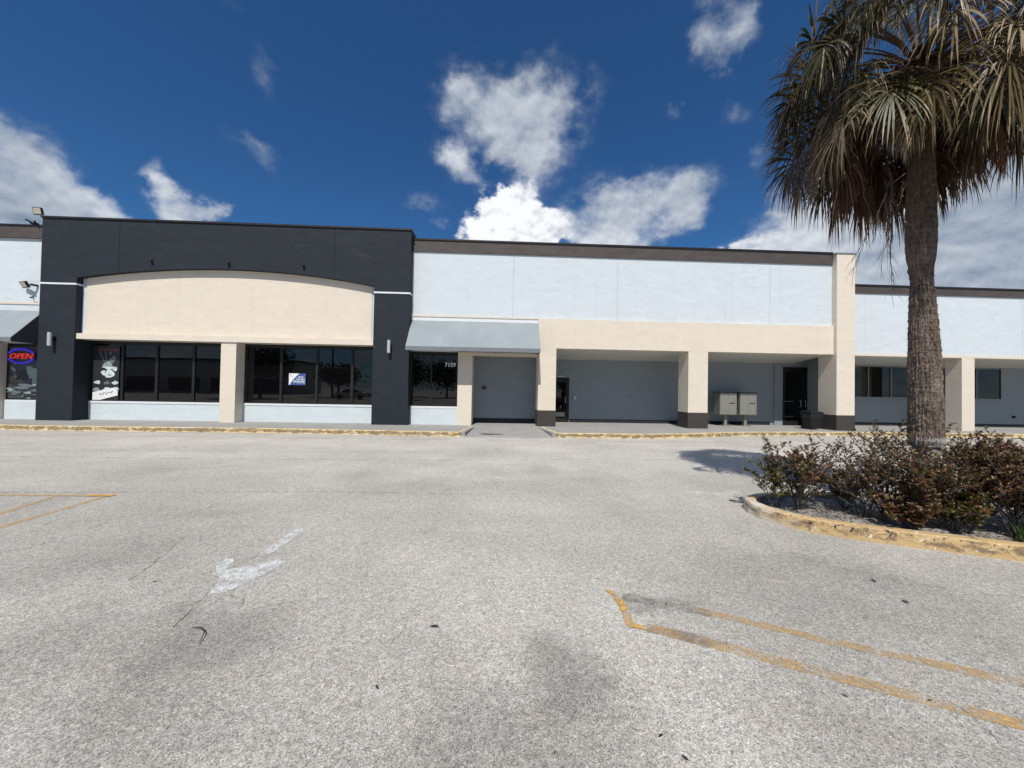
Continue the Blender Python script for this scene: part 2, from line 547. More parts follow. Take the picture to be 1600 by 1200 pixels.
PALM_GREEN = [leafmat('palm_leaf_green', (.058, .060, .010)), leafmat('palm_leaf_dark', (.042, .036, .014)),
              leafmat('palm_leaf_olive', (.14, .10, .040)), leafmat('palm_leaf_tan', (.33, .25, .155))]
PALM_DEAD = [leafmat('dead_frond_brown', (.125, .060, .034), .2, .75), leafmat('dead_frond_dark', (.065, .032, .018), .2, .75),
             leafmat('dead_frond_grey', (.21, .145, .095), .15, .75), leafmat('dead_frond_straw', (.40, .32, .22), .15, .6)]
M['petiole'] = leafmat('petiole_brown', (.10, .06, .035), .05, .6)
M['stalk'] = leafmat('dry_flower_stalk', (.055, .048, .042), .05, .8)
M['flower'] = leafmat('grey_green_flowers', (.17, .165, .12), .2, .8)
M['berry'] = plain('dark_palm_berries', (.018, .016, .022), .35)
SHRUB = [leafmat('shrub_leaf_red_brown', (.165, .072, .042), .2, .42), leafmat('shrub_leaf_dark_green', (.085, .075, .03), .2, .42),
         leafmat('shrub_leaf_olive', (.15, .125, .045), .25, .4), leafmat('shrub_leaf_bronze', (.215, .13, .066), .2, .42),
         leafmat('shrub_leaf_orange', (.36, .13, .045), .25, .45), leafmat('shrub_leaf_lime', (.22, .25, .05), .3, .45)]
M['stem'] = plain('shrub_stem', (.11, .095, .085), .85, 0, .25, 30)
M['deadleaf'] = plain('dead_leaf', (.035, .026, .02), .8)
M['grass'] = leafmat('grass_blade', (.10, .17, .04), .3, .5)


# ------------------------------------------------------------------ object helpers
col = scene.collection


def tag(o, label=None, cat=None, group=None, kind=None):
    if label: o['label'] = label
    if cat: o['category'] = cat
    if group: o['group'] = group
    if kind: o['kind'] = kind
    return o


def empty(name, loc=(0, 0, 0), rz=0):
    o = bpy.data.objects.new(name, None)
    o.location = loc
    o.rotation_euler = (0, 0, rz)
    o.empty_display_size = .2
    col.objects.link(o)
    return o


class MB:
    def __init__(s):
        s.v, s.f, s.mi = [], [], []

    def box(s, x0, x1, y0, y1, z0, z1, mi=0):
        b = len(s.v)
        s.v += [(x0, y0, z0), (x1, y0, z0), (x1, y1, z0), (x0, y1, z0), (x0, y0, z1), (x1, y0, z1), (x1, y1, z1), (x0, y1, z1)]
        for q in ((0, 3, 2, 1), (4, 5, 6, 7), (0, 1, 5, 4), (1, 2, 6, 5), (2, 3, 7, 6), (3, 0, 4, 7)):
            s.f.append(tuple(b + i for i in q))
            s.mi.append(mi)
        return s

    def face(s, pts, mi=0):
        b = len(s.v)
        s.v += [tuple(p) for p in pts]
        s.f.append(tuple(range(b, b + len(pts))))
        s.mi.append(mi)
        return s

    def prism(s, bottom, top, mi=0):
        """closed solid between two loops of equal length"""
        b = len(s.v)
        n = len(bottom)
        s.v += [tuple(p) for p in bottom] + [tuple(p) for p in top]
        s.f.append(tuple(b + i for i in reversed(range(n))))
        s.f.append(tuple(b + n + i for i in range(n)))
        s.mi += [mi, mi]
        for i in range(n):
            j = (i + 1) % n
            s.f.append((b + i, b + j, b + n + j, b + n + i))
            s.mi.append(mi)
        return s

    def tube(s, pts, radii, k=6, mi=0, cap=True):
        b0 = len(s.v)
        pts = [Vector(p) for p in pts]
        a = None
        for i, p in enumerate(pts):
            d = (pts[min(i + 1, len(pts) - 1)] - pts[max(i - 1, 0)]).normalized()
            if a is None or abs(a.dot(d)) > .95:
                a = Vector((0, 0, 1)) if abs(d.z) < .9 else Vector((1, 0, 0))
            x = d.cross(a).normalized()
            y = d.cross(x).normalized()
            r = radii[i] if isinstance(radii, (list, tuple)) else radii
            for j in range(k):
                an = 2 * pi * j / k
                s.v.append(tuple(p + x * (cos(an) * r) + y * (sin(an) * r)))
            if i:
                q = b0 + (i - 1) * k
                for j in range(k):
                    jn = (j + 1) % k
                    s.f.append((q + j, q + jn, q + k + jn, q + k + j))
                    s.mi.append(mi)
        if cap:
            s.f.append(tuple(b0 + j for j in reversed(range(k))))
            s.f.append(tuple(len(s.v) - k + j for j in range(k)))
            s.mi += [mi, mi]
        return s

    def lathe(s, cx, cy, prof, k=24, mi=0, sx=1, sy=1):
        b0 = len(s.v)
        for r, z in prof:
            for j in range(k):
                an = 2 * pi * j / k
                s.v.append((cx + cos(an) * r * sx, cy + sin(an) * r * sy, z))
        for i in range(len(prof) - 1):
            q = b0 + i * k
            for j in range(k):
                jn = (j + 1) % k
                s.f.append((q + j, q + jn, q + k + jn, q + k + j))
                s.mi.append(mi)
        return s

    def ico(s, c, r, mi=0):
        b = len(s.v)
        s.v += [(c[0] + r, c[1], c[2]), (c[0] - r, c[1], c[2]), (c[0], c[1] + r, c[2]), (c[0], c[1] - r, c[2]), (c[0], c[1], c[2] + r), (c[0], c[1], c[2] - r)]
        for q in ((0, 2, 4), (2, 1, 4), (1, 3, 4), (3, 0, 4), (2, 0, 5), (1, 2, 5), (3, 1, 5), (0, 3, 5)):
            s.f.append(tuple(b + i for i in q))
            s.mi.append(mi)

    def build(s, name, mats, parent=None, smooth=False, bevel=0.):
        me = bpy.data.meshes.new(name)
        if parent is not None:
            inv = parent.matrix_basis.inverted() if parent.parent is None else (parent.parent.matrix_basis @ parent.matrix_basis).inverted()
            vs = [tuple(inv @ Vector(p)) for p in s.v]
        else:
            vs = s.v
        me.from_pydata(vs, [], s.f)
        if not isinstance(mats, (list, tuple)):
            mats = [mats]
        for m_ in mats:
            me.materials.append(m_)
        me.polygons.foreach_set('material_index', s.mi)
        if smooth:
            me.polygons.foreach_set('use_smooth', [True] * len(s.f))
        me.update()
        o = bpy.data.objects.new(name, me)
        col.objects.link(o)
        if parent is not None:
            o.parent = parent
        if bevel:
            bv = o.modifiers.new('bevel', 'BEVEL')
            bv.width = bevel
            bv.segments = 2
            bv.limit_method = 'ANGLE'
        return o


def box(name, mat, b, parent=None, bevel=0.):
    return MB().box(*b).build(name, mat, parent, bevel=bevel)


def text_mesh(body, size, loc, mb, mi, offset=0., shear=0., depth=.004, width=None, align='CENTER'):
    """lettering facing -Y, its lower edge at loc, added to the mesh builder"""
    cu = bpy.data.curves.new('lettering', 'FONT')
    cu.body = body
    cu.size = size
    cu.align_x = align
    cu.offset = offset
    cu.shear = shear
    cu.extrude = depth / 2
    cu.resolution_u = 3
    ob = bpy.data.objects.new('lettering', cu)
    col.objects.link(ob)
    bpy.context.view_layer.update()
    dg = bpy.context.evaluated_depsgraph_get()
    me = bpy.data.meshes.new_from_object(ob.evaluated_get(dg))
    xs = [v.co.x for v in me.vertices]
    k = 1.
    if width:
        k = width / (max(xs) - min(xs))
    b = len(mb.v)
    for v in me.vertices:
        mb.v.append((loc[0] + v.co.x * k, loc[1] - v.co.z, loc[2] + v.co.y))
    for f in me.polygons:
        mb.f.append(tuple(b + i for i in f.vertices))
        mb.mi.append(mi)
    bpy.data.objects.remove(ob)
    bpy.data.curves.remove(cu)
    bpy.data.meshes.remove(me)


# ------------------------------------------------------------------ ground
tag(MB().face([(-900, -900, -.02), (900, -900, -.02), (900, 900, -.02), (-900, 900, -.02)]).build('ground', M['asphalt']),
    'flat paved land around the shopping plaza', 'ground', kind='structure')
tag(MB().face([(-70, -70, 0), (70, -70, 0), (70, 16, 0), (-70, 16, 0)]).build('parking_lot', M['asphalt']),
    'pale weathered grey asphalt car park in front of the plaza', 'parking lot', kind='structure')

KF = [(-60, 13.9), (-30, 13.7), (-16.4, 13.5), (-14, 13.38), (-8, 13.45), (-4, 13.25), (-1.15, 13.05)]
KF2 = [(2.15, 13.1), (3.2, 13.15), (5.2, 13.12), (6.6, 13.4), (8.2, 13.88), (8.9, 14.12), (10.2, 14.4), (12.1, 14.62), (15.6, 14.85), (24, 15.0), (60, 15.3)]


def strip_solid(mb, front, back_y, z0, z1):
    for (a, b) in zip(front[:-1], front[1:]):
        mb.prism([(a[0], a[1], z0), (b[0], b[1], z0), (b[0], back_y, z0), (a[0], back_y, z0)],
                 [(a[0], a[1], z1), (b[0], b[1], z1), (b[0], back_y, z1), (a[0], back_y, z1)])


KW = .15
sw = MB()
strip_solid(sw, [(x, y + KW) for x, y in KF], 18.7, -.05, .146)
strip_solid(sw, [(x, y + KW) for x, y in KF2], 18.7, -.05, .146)
# ramp between the two kerb ends, then level paving up to the wall
sw.prism([(-1.0, 13.0, -.05), (2.0, 13.0, -.05), (1.75, 15.35, -.05), (-.75, 15.35, -.05)],
         [(-1.0, 13.0, .006), (2.0, 13.0, .006), (1.75, 15.35, .146), (-.75, 15.35, .146)])
sw.prism([(-1.15, 15.35, -.05), (2.15, 15.35, -.05), (2.15, 18.7, -.05), (-1.15, 18.7, -.05)],
         [(-1.15, 15.35, .146), (2.15, 15.35, .146), (2.15, 18.7, .146), (-1.15, 18.7, .146)])
sw.prism([(-1.15, 13.2, -.05), (-1.0, 13.2, -.05), (-.75, 15.35, -.05), (-1.15, 15.35, -.05)],
         [(-1.15, 13.2, .143), (-1.0, 13.2, .143), (-.75, 15.35, .143), (-1.15, 15.35, .143)])
sw.prism([(2.0, 13.2, -.05), (2.15, 13.2, -.05), (2.15, 15.35, -.05), (1.75, 15.35, -.05)],
         [(2.0, 13.2, .143), (2.15, 13.2, .143), (2.15, 15.35, .143), (1.75, 15.35, .143)])
tag(sw.build('pavement', M['concrete']), 'grey concrete pavement with a ramp along the shop fronts', 'pavement', kind='structure')
kb = MB()
rngk = random.Random(5)


def kerb_run(mb, pts, width, h0, h1=None, step=.22, jit=.006):
    """bull-nosed kerb along a polyline, width to the left of the walking direction"""
    dense = []
    for a, b in zip(pts[:-1], pts[1:]):
        L = sqrt((b[0] - a[0]) ** 2 + (b[1] - a[1]) ** 2)
        n_ = max(1, int(L / step))
        for i in range(n_):
            f_ = i / n_
            dense.append((a[0] + (b[0] - a[0]) * f_, a[1] + (b[1] - a[1]) * f_))
    dense.append(pts[-1])
    b0 = len(mb.v)
    N = len(dense)
    for i, q in enumerate(dense):
        p0 = dense[max(0, i - 1)]
        p1 = dense[min(N - 1, i + 1)]
        d = Vector((p1[0] - p0[0], p1[1] - p0[1])).normalized()
        nx, ny = -d.y, d.x
        h = h0 if h1 is None else h0 + (h1 - h0) * i / (N - 1)
        j = rngk.uniform(-jit, jit)
        prof = [(-.006 + j, -.06), (0 + j, .0), (.012 + j, h * .7), (.022 + j, h * .9), (.045 + j, h + j * .6), (width - .015, h + .002), (width, h - .01), (width, -.06)]
        for (u, z) in prof:
            mb.v.append((q[0] + nx * u, q[1] + ny * u, z))
    K = 8
    for i in range(N - 1):
        for k in range(K - 1):
            a = b0 + i * K + k
            mb.f.append((a, a + K, a + K + 1, a + 1))
            mb.mi.append(0)
    mb.f.append(tuple(b0 + k for k in range(K)))
    mb.f.append(tuple(b0 + (N - 1) * K + k for k in reversed(range(K))))
    mb.mi += [0, 0]


kerb_run(kb, [q for q in KF if q[0] > -40], KW, .15)
kerb_run(kb, [q for q in KF2 if q[0] < 50], KW, .15)
tag(kb.build('kerb', M['kerb_far']), 'flaking yellow painted kerb along the plaza pavement', 'kerb', kind='structure')
kb = MB()
kerb_run(kb, [(-1.15, 13.05), (-.86, 15.3)], .1, .155, .158)
kerb_run(kb, [(1.84, 15.3), (2.15, 13.05)], .1, .158, .155)
tag(kb.build('kerb', M['kerb_far']), 'pair of yellow kerb returns beside the pavement ramp', 'kerb', kind='structure')

# planting island
isl = [(12.0, .3), (9.0, 1.75), (7.2, 2.62), (5.9, 3.25), (5.23, 3.58), (4.81, 3.77), (4.35, 3.98), (3.98, 4.18), (3.72, 4.36), (3.54, 4.58), (3.44, 4.84),
       (3.43, 5.06), (3.50, 5.26), (3.64, 5.42), (3.86, 5.54), (4.2, 5.62), (5.6, 5.66), (7.2, 5.6), (9, 5.3), (12, 4.6)]
kb = MB()
pts = list(reversed(isl))
# width to the left when walking from the back round the nose to the front = inside
kerb_run(kb, pts, .15, .15, jit=.005, step=.12)
tag(kb.build('kerb', M['kerb_near']), 'worn yellow kerb curving around the planted island', 'kerb', kind='structure')
so = MB()
nx, ny = 70, 44
rs = random.Random(2)


def inside(x, y, poly):
    c = False
    j = len(poly) - 1
    for i in range(len(poly)):
        xi, yi = poly[i]
        xj, yj = poly[j]
        if (yi > y) != (yj > y) and x < (xj - xi) * (y - yi) / (yj - yi) + xi:
            c = not c
        j = i
    return c


ctr = (7.5, 3.9)
ring = []
for k, (x, y) in enumerate(isl):
    ring.append((x, y))
# grid clipped by the kerb ring: vertices outside are pulled just under the kerb
gx0, gx1, gy0, gy1 = 3.35, 12.0, .3, 5.7
stepg = .09
NXg = int((gx1 - gx0) / stepg)
NYg = int((gy1 - gy0) / stepg)
idx = {}
for i in range(NXg + 1):
    for j in range(NYg + 1):
        x = gx0 + i * stepg
        y = gy0 + j * stepg
        if inside(x, y, isl):
            z = .098 + .035 * mnoise.noise(Vector((x * 1.5, y * 1.5, 0))) + .018 * mnoise.noise(Vector((x * 9, y * 9, 3)))
            idx[(i, j)] = len(so.v)
            so.v.append((x, y, z))
for (i, j), a in list(idx.items()):
    q = [idx.get((i + 1, j)), idx.get((i + 1, j + 1)), idx.get((i, j + 1))]
    if None not in q:
        so.f.append((a, q[0], q[1], q[2]))
        so.mi.append(0)
tag(so.build('soil', M['soil'], smooth=True), 'sandy grey soil with leaf litter inside the yellow kerbed island', 'soil', kind='structure')


# ------------------------------------------------------------------ painted markings, cracks
def ribbon(mb, pts, wds, z, mi=0, jag=0., rnd=None):
    pts = [Vector((p[0], p[1], 0)) for p in pts]
    if jag:
        q = [pts[0]]
        for a, b in zip(pts[:-1], pts[1:]):
            n_ = max(2, int((b - a).length / .05))
            for i in range(1, n_ + 1):
                v = a.lerp(b, i / n_)
                if i < n_:
                    v = v + Vector((rnd.uniform(-jag, jag), rnd.uniform(-jag, jag), 0))
                q.append(v)
        pts = q
    b0 = len(mb.v)
    N = len(pts)
    for i, p in enumerate(pts):
        d = (pts[min(N - 1, i + 1)] - pts[max(0, i - 1)]).normalized()
        n_ = Vector((-d.y, d.x, 0))
        w_ = (wds if not isinstance(wds, (list, tuple)) else wds[0] + (wds[1] - wds[0]) * i / (N - 1)) / 2
        if jag:
            w_ *= rnd.uniform(.4, 1.3)
        mb.v.append(tuple(p + n_ * w_ + Vector((0, 0, z))))
        mb.v.append(tuple(p - n_ * w_ + Vector((0, 0, z))))
        if i:
            a = b0 + 2 * (i - 1)
            mb.f.append((a, a + 1, a + 3, a + 2))
            mb.mi.append(mi)


rr = random.Random(11)
mk = MB()
ribbon(mk, [(1.06, 2.60), (1.6, 2.325), (4.2, .98), (9, -1.5)], .095, .004)
ribbon(mk, [(1.52, 2.80), (2.2, 2.44), (4.8, 1.2), (9, -.9)], .085, .004)
ribbon(mk, [(.955, 3.07), (.985, 2.86), (.955, 2.60)], .062, .004)
tag(mk.build('parking_stripe', M['y_faint']), 'faded double yellow parking stripe running to the lower right corner', 'parking stripe', kind='structure')
mk = MB()
ribbon(mk, [(.965, 2.62), (1.045, 2.59)], .05, .008)
ribbon(mk, [(.93, 3.08), (.975, 2.98)], .035, .008)
ribbon(mk, [(.975, 2.95), (.975, 2.78)], .045, .008)
tag(mk.build('parking_stripe', M['y_strong']), 'bright yellow paint left at the corner of the right parking stripe', 'parking stripe', kind='structure')
mk = MB()
ribbon(mk, [(1.02, 2.99), (1.6, 2.74)], .10, .008)
ribbon(mk, [(1.06, 2.60), (1.5, 2.38)], .12, .008)
tag(mk.build('stain', M['tyre']), 'brown rubbed stain over the head of the right parking stripes', 'stain', kind='structure')
mk = MB()
ribbon(mk, [(-6.12, 5.72), (-5.95, 4.93), (-5.7, 3.9), (-5.4, 2.6)], .10, .004)
ribbon(mk, [(-5.45, 5.66), (-5.38, 4.45), (-5.1, 2.4)], .10, .004)
ribbon(mk, [(-7.6, 5.73), (-5.42, 5.73)], .10, .008)
tag(mk.build('parking_stripe', M['y_faint']), 'faded yellow parking stripes meeting at a corner on the left', 'parking stripe', kind='structure')
mk = MB()
ribbon(mk, [(-5.72, 5.72), (-5.38, 5.72)], .11, .012)
tag(mk.build('parking_stripe', M['y_strong']), 'bright orange yellow end of the left parking stripe', 'parking stripe', kind='structure')
mk = MB()
for poly in ([(-2.2, 4.43), (-2.14, 4.46), (-2.09, 4.35), (-2.085, 4.1), (-2.1, 3.83), (-2.15, 3.72), (-2.21, 3.71), (-2.21, 4.1)],
             [(-2.48, 3.59), (-2.45, 3.67), (-2.39, 3.68), (-2.34, 3.62), (-2.30, 3.46), (-2.2, 3.5), (-2.12, 3.56), (-1.97, 3.645), (-1.86, 3.61), (-1.90, 3.52), (-1.93, 3.38),
              (-1.97, 3.24), (-2.05, 3.08), (-2.16, 3.06), (-2.20, 3.2), (-2.26, 3.32), (-2.38, 3.45)]):
    mk.face([(x, y, .004) for x, y in reversed(poly)])
tag(mk.build('road_arrow', M['w_paint']), 'worn white painted arrow on the asphalt left of centre', 'road marking', kind='structure')

ck = MB()
for line, wd in [([(-2.94, 3.27), (-2.99, 3.53), (-3.09, 3.82), (-3.23, 4.22)], .014), ([(-3.78, 4.95), (-3.68, 5.21), (-3.67, 5.5), (-3.62, 5.75), (-3.49, 6.0)], .022),
                 ([(-4.6, 3.8), (-4.43, 3.97), (-4.40, 4.17), (-4.42, 4.44), (-4.41, 4.64)], .014), ([(-2.17, 3.07), (-2.14, 2.87), (-2.09, 2.65)], .012),
                 ([(-2.02, 3.04), (-1.85, 2.98), (-1.8, 2.85)], .01), ([(-2.36, 3.43), (-2.27, 3.5), (-2.2, 3.75), (-2.2, 3.9)], .012), ([(2.41, 1.97), (2.43, 1.85), (2.37, 1.71), (2.36, 1.6), (2.5, 1.3)], .007),
                 ([(-.55, 2.9), (-.58, 2.6), (-.62, 2.45)], .007), ([(3.0, 3.7), (3.3, 3.4), (3.9, 3.0), (4.6, 2.9)], .01)]:
    ribbon(ck, line, wd * .8, .004, 0, .011, rr)
tag(ck.build('asphalt_crack', M['crack']), 'thin dark cracks across the asphalt', 'crack', kind='structure')
ck = MB()
ribbon(ck, [(-.48, 2.11), (-.43, 2.12), (-.29, 2.09), (-.09, 2.08), (.08, 2.03), (.22, 2.05), (.27, 2.07), (.36, 2.07), (.52, 2.03), (.6, 2.05), (.66, 2.03)], .011, .004, 0, .007, rr)
tag(ck.build('asphalt_crack', M['crack_pale']), 'pale wavy crack across the dark patch in the foreground', 'crack', kind='structure')
ck = MB()
for line, wd in [([(-30, 12.3), (-14.8, 12.25), (-3.45, 12.2), (1.6, 12.22), (6, 12.4), (10.3, 12.8), (16, 13.2), (30, 13.6)], .05), ([(-12, 8.7), (-7.45, 8.62), (-2.4, 8.66), (5.1, 9.1)], .03),
                 ([(-12, 5.9), (-7, 5.86), (-2.65, 6.0), (-.1, 5.9)], .02), ([(-25, 9.9), (-9, 9.6), (1, 9.8)], .025), ([(3, 11.2), (9, 11.6), (15, 12.4)], .03)]:
    ribbon(ck, line, wd, .004, 0, .012, rr)
tag(ck.build('asphalt_seam', M['seam']), 'long faint seams in the asphalt parallel to the shop fronts', 'seam', kind='structure')
pd = MB()
pp = []
for k in range(28):
    a = 2 * pi * k / 28
    r_ = 1 + .18 * sin(3 * a + 1) + .1 * sin(7 * a)
    x = -.13 + .40 * r_ * cos(a)
    y = 13.55 + .13 * r_ * sin(a)
    pp.append((x, y, .006 + .14 * (y - 13.0) / 2.35 + .004))
pd.face(pp)
tag(pd.build('stain', plain('damp_stain', (.085, .082, .078), .6)), 'dark damp stain on the pavement ramp', 'stain', kind='structure')

# twig and dry leaves lying on the asphalt
tg = MB()
tg.tube([(-1.96, 2.63, .012), (-1.92, 2.615, .02), (-1.87, 2.60, .026), (-1.83, 2.565, .022), (-1.81, 2.52, .015), (-1.795, 2.475, .008)], [.0015, .0028, .0045, .0036, .0028, .001], 6)
tag(tg.build('twig', M['deadleaf'], smooth=True), 'curved black twig lying on the asphalt at lower left', 'twig')
lf = MB()
lf.v += [(-.045, 0, .004), (-.015, .016, .012), (.02, .013, .018), (.05, 0, .008), (.02, -.012, .016), (-.015, -.014, .01), (0, 0, .006)]
lf.f += [(0, 1, 6), (1, 2, 6), (2, 3, 6), (3, 4, 6), (4, 5, 6), (5, 0, 6)]
lf.mi += [0] * 6
leaf0 = lf.build('dry_leaf', M['deadleaf'])
LEAVES = [(3.3, 3.21), (2.79, 2.99), (3.22, 2.88), (3.49, 3.21), (-.38, 2.62), (-.05, 2.77), (-1.21, 2.51), (3.76, 3.06), (3.29, 2.46), (1.89, 1.99), (2.32, 1.95), (.8, 1.78), (.86, 1.67),
          (.29, 1.71), (-2.72, 3.25), (.91, 3.27), (.75, 3.34), (3.2, 5.05), (3.1, 5.3), (4.49, 3.24), (1.32, 2.87), (-.6, 2.1), (2.1, 4.4), (-3.2, 3.3), (.1, 4.6), (1.6, 6.5), (-1.0, 5.2)]
for i, (x, y) in enumerate(LEAVES):
    o = leaf0 if i == 0 else leaf0.copy()
    if i: col.objects.link(o)
    s_ = rr.uniform(.15, .4) if i not in (0, 2, 4) else .7
    o.location = (x, y, .004)
    o.rotation_euler = (0, 0, rr.uniform(0, 6.28))
    o.scale = (s_, s_, s_)
    tag(o, 'tiny dark dry leaf lying flat on the grey asphalt', 'leaf', 'dry leaves scattered on the asphalt')

# ------------------------------------------------------------------ the plaza
B = empty('shopping_plaza', (0, 16, 0))
tag(B, 'long single storey white and beige shopping plaza with a dark arched entrance tower', 'shopping plaza')

# --- dark tower
TX0, TX1, TP0, TP1 = -17.45, -3.45, -16.13, -4.86
ACX, AHW = (TP0 + TP1) / 2, (TP1 - TP0) / 2
RISE, SPR = .50, 5.64
AR = (AHW ** 2 + RISE ** 2) / (2 * RISE)


def archz(x):
    return SPR + RISE - AR + sqrt(AR ** 2 - (x - ACX) ** 2)


tw = MB()
for (a, b) in [(TX0, -14.606), (-14.594, -6.446), (-6.434, TX1)]:
    xs = [a]
    if a < TP0 < b: xs += [TP0 - 1e-4, TP0]
    if a < TP1 < b: xs += [TP1, TP1 + 1e-4]
    n_ = 40
    lo_, hi_ = max(a, TP0), min(b, TP1)
    for i in range(1, n_):
        xs.append(lo_ + (hi_ - lo_) * i / n_)
    xs.append(b)
    xs = sorted(set(xs))
    fz = lambda x: 5.42 if (x < TP0 or x > TP1) else archz(x)
    for p_, q_ in zip(xs[:-1], xs[1:]):
        mid = (p_ + q_) / 2
        z0 = 5.42 if (mid < TP0 or mid > TP1) else archz(p_)
        z1 = 5.42 if (mid < TP0 or mid > TP1) else archz(q_)
        tw.prism([(p_, 15.40, z0), (q_, 15.40, z1), (q_, 15.615, z1), (p_, 15.615, z0)],
                 [(p_, 15.40, 7.9), (q_, 15.40, 7.9), (q_, 15.615, 7.9), (p_, 15.615, 7.9)])
tower = tw.build('tower', M['navy'], B)
tower['label'] = 'dark slate tower face with a shallow arch'
box('tower_core', M['joint_dark'], (TX0 + .004, TX1 - .004, 15.62, 17.2, 6.25, 7.895), B)
for x in (TX0, TX1 - .2):
    MB().box(x, x + .2, 15.615, 17.2, 5.42, 7.9).build('tower_side', M['navy'], B)
box('coping', M['cap'], (TX0 - .03, TX1 + .03, 15.36, 17.24, 7.9, 7.97), B)['label'] = 'thin dark metal coping on the tower'
for (a, b) in ((TX0, TP0), (TP1, TX1)):
    pil = box('pilaster', M['navy'], (a, b, 15.40, 16.6, .146, 5.355), B)
    MB().box(a - .012, b + .012, 15.385, 16.0, 5.355, 5.42).build('trim_band', M['trim'], pil)
rec = box('recess_wall', M['white'], (TP0, TP1, 15.645, 16.4, 3.5, 6.25), B)
pn = MB()
n_ = 48
xa, xb = TP0 + .17, TP1 - .14
pn.box(xa, xb, 15.617, 15.645, 3.53, 6.2)
MBp = pn.build('sign_panel', M['beige'], B)
MBp['label'] = 'blank cream sign panel under the arch'
ld_ = MB()
ld_.prism([(TP0 + .002, 15.45, 3.29), (TP1 - .002, 15.45, 3.29), (TP1 - .002, 16.05, 3.29), (TP0 + .002, 16.05, 3.29)],
          [(TP0 + .002, 15.45, 3.50), (TP1 - .002, 15.45, 3.50), (TP1 - .002, 15.643, 3.53), (TP0 + .002, 15.643, 3.53)])
ld_.build('ledge', M['beige'], B)
box('pillar', M['beige'], (-10.75, -10.17, 15.5, 16.06, .146, 3.29), B)['label'] = 'plain cream pillar between the two big shop windows'


def window(x0, x1, y, z0, z1, mull, framemat, sillmat=None, fw=.06, head=.09, sill_h=.085, knee=None, light=False):
    f = MB()
    d0, d1 = y - .03, y + .06
    f.box(x0, x1, d0, d1, z1 - head, z1)
    f.box(x0, x1, d0, d1, z0, z0 + .05)
    f.box(x0, x0 + fw, d0, d1, z0 + .05, z1 - head)
    f.box(x1 - fw, x1, d0, d1, z0 + .05, z1 - head)
    for mx_ in mull:
        f.box(mx_ - fw * .5, mx_ + fw * .5, d0 - .002, d1, z0 + .05, z1 - head)
    fr = f.build('window', framemat, B)
    xs = [x0 + fw] + [q for mx_ in mull for q in (mx_ - fw * .5, mx_ + fw * .5)] + [x1 - fw]
    for a, b in zip(xs[0::2], xs[1::2]):
        MB().box(a - .005, b + .005, y + .01, y + .02, z0 + .045, z1 - head + .005).build('pane', M['glass'], fr)
    if sillmat:
        MB().box(x0, x1, y - .09, y + .06, z0 - sill_h, z0 - .001).build('sill', sillmat, fr, bevel=.006)
    return fr


W1 = window(TP0, -10.75, 16.06, .89, 3.28, [-14.93, -13.60, -12.17], M['frame'], M['trim'], .1, .12)
W1['label'] = 'wide dark shop window left of the cream pillar'
W2 = window(-10.17, TP1, 16.06, .89, 3.28, [-8.72, -7.30, -5.88], M['frame'], M['trim'], .1, .12)
W2['label'] = 'wide dark shop window right of the cream pillar'
for a, b in ((TP0, -10.75), (-10.17, TP1)):
    box('knee_wall', M['white_low'], (a, b, 15.99, 16.3, .146, .803), B)
# --- left unit
bw = MB()
bw.box(-40, TX0, 15.75, 16.4, 3.1, 7.2)
lw = bw.build('wall', M['white'], B)
lw['label'] = 'white upper wall left of the dark tower'
box('coping', M['coping'], (-40, TX0 - .002, 15.66, 16.45, 7.2, 7.66), B)['label'] = 'brown coping left of the tower'
box('coping', M['cap'], (-40, TX0 - .03, 15.63, 16.47, 7.66, 7.72), B)
box('cream_band', M['beige'], (-40, TX0, 15.72, 15.75, 4.62, 4.70), B)
box('pillar', M['beige'], (-19.75, -19.13, 15.6, 16.1, .146, 3.1), B)['label'] = 'cream pillar at the left edge of the photo'
box('knee_wall', M['white_low'], (-19.13, TX0, 15.83, 16.2, .146, .803), B)
W0 = window(-19.13, TX0, 15.92, .89, 3.1, [-17.75], M['frame'], M['trim'], .1, .1)
W0['label'] = 'shop window with dark posters at the left edge'
window(-24, -19.75, 15.92, .89, 3.1, [-22.5, -21.1], M['frame'], M['trim'], .1, .1)
box('knee_wall', M['white_low'], (-24, -19.75, 15.83, 16.2, .146, .803), B)


def awning(x0, x1, label):
    T, Fz, Vz = 4.37, 3.22, 3.06
    y0, y1 = 15.735, 14.75
    a = MB()
    ns = 10
    for i in range(ns):
        xa_ = x0 + (x1 - x0) * i / ns
        xb_ = x0 + (x1 - x0) * (i + 1) / ns
        a.prism([(xa_, y0, T - .012), (xb_, y0, T - .012), (xb_, y1, Fz - .012), (xa_, y1, Fz - .012)], [(xa_, y0, T), (xb_, y0, T), (xb_, y1, Fz), (xa_, y1, Fz)])
    aw = a.build('awning', M['awning'], B)
    aw['label'] = label
    MB().box(x0, x1, y1 - .012, y1 + .004, Vz, Fz - .002).build('valance', M['valance'], aw)
    for x in (x0, x1):
        e = .006 if x == x0 else -.006
        MB().prism([(x + e, y1 + .005, Vz), (x + e, y0, Vz), (x + e, y0, T - .014), (x + e, y1 + .005, Fz - .014)],
                   [(x + 2 * e, y1 + .005, Vz), (x + 2 * e, y0, Vz), (x + 2 * e, y0, T - .014), (x + 2 * e, y1 + .005, Fz - .014)]).build('cheek', M['cheek'], aw)
    fr = MB()
    for k in range(4):
        x = x0 + .05 + (x1 - x0 - .1) * k / 3
        fr.tube([(x, y0, Vz + .03), (x, y1 + .03, Vz + .03)], .015, 6)
        fr.tube([(x, y0, T - .05), (x, y1 + .03, Fz - .03)], .015, 6)
    fr.tube([(x0 + .03, y1 + .03, Vz + .03), (x1 - .03, y1 + .03, Vz + .03)], .015, 6)
    fr.build('awning_frame', M['frame_light'], aw)


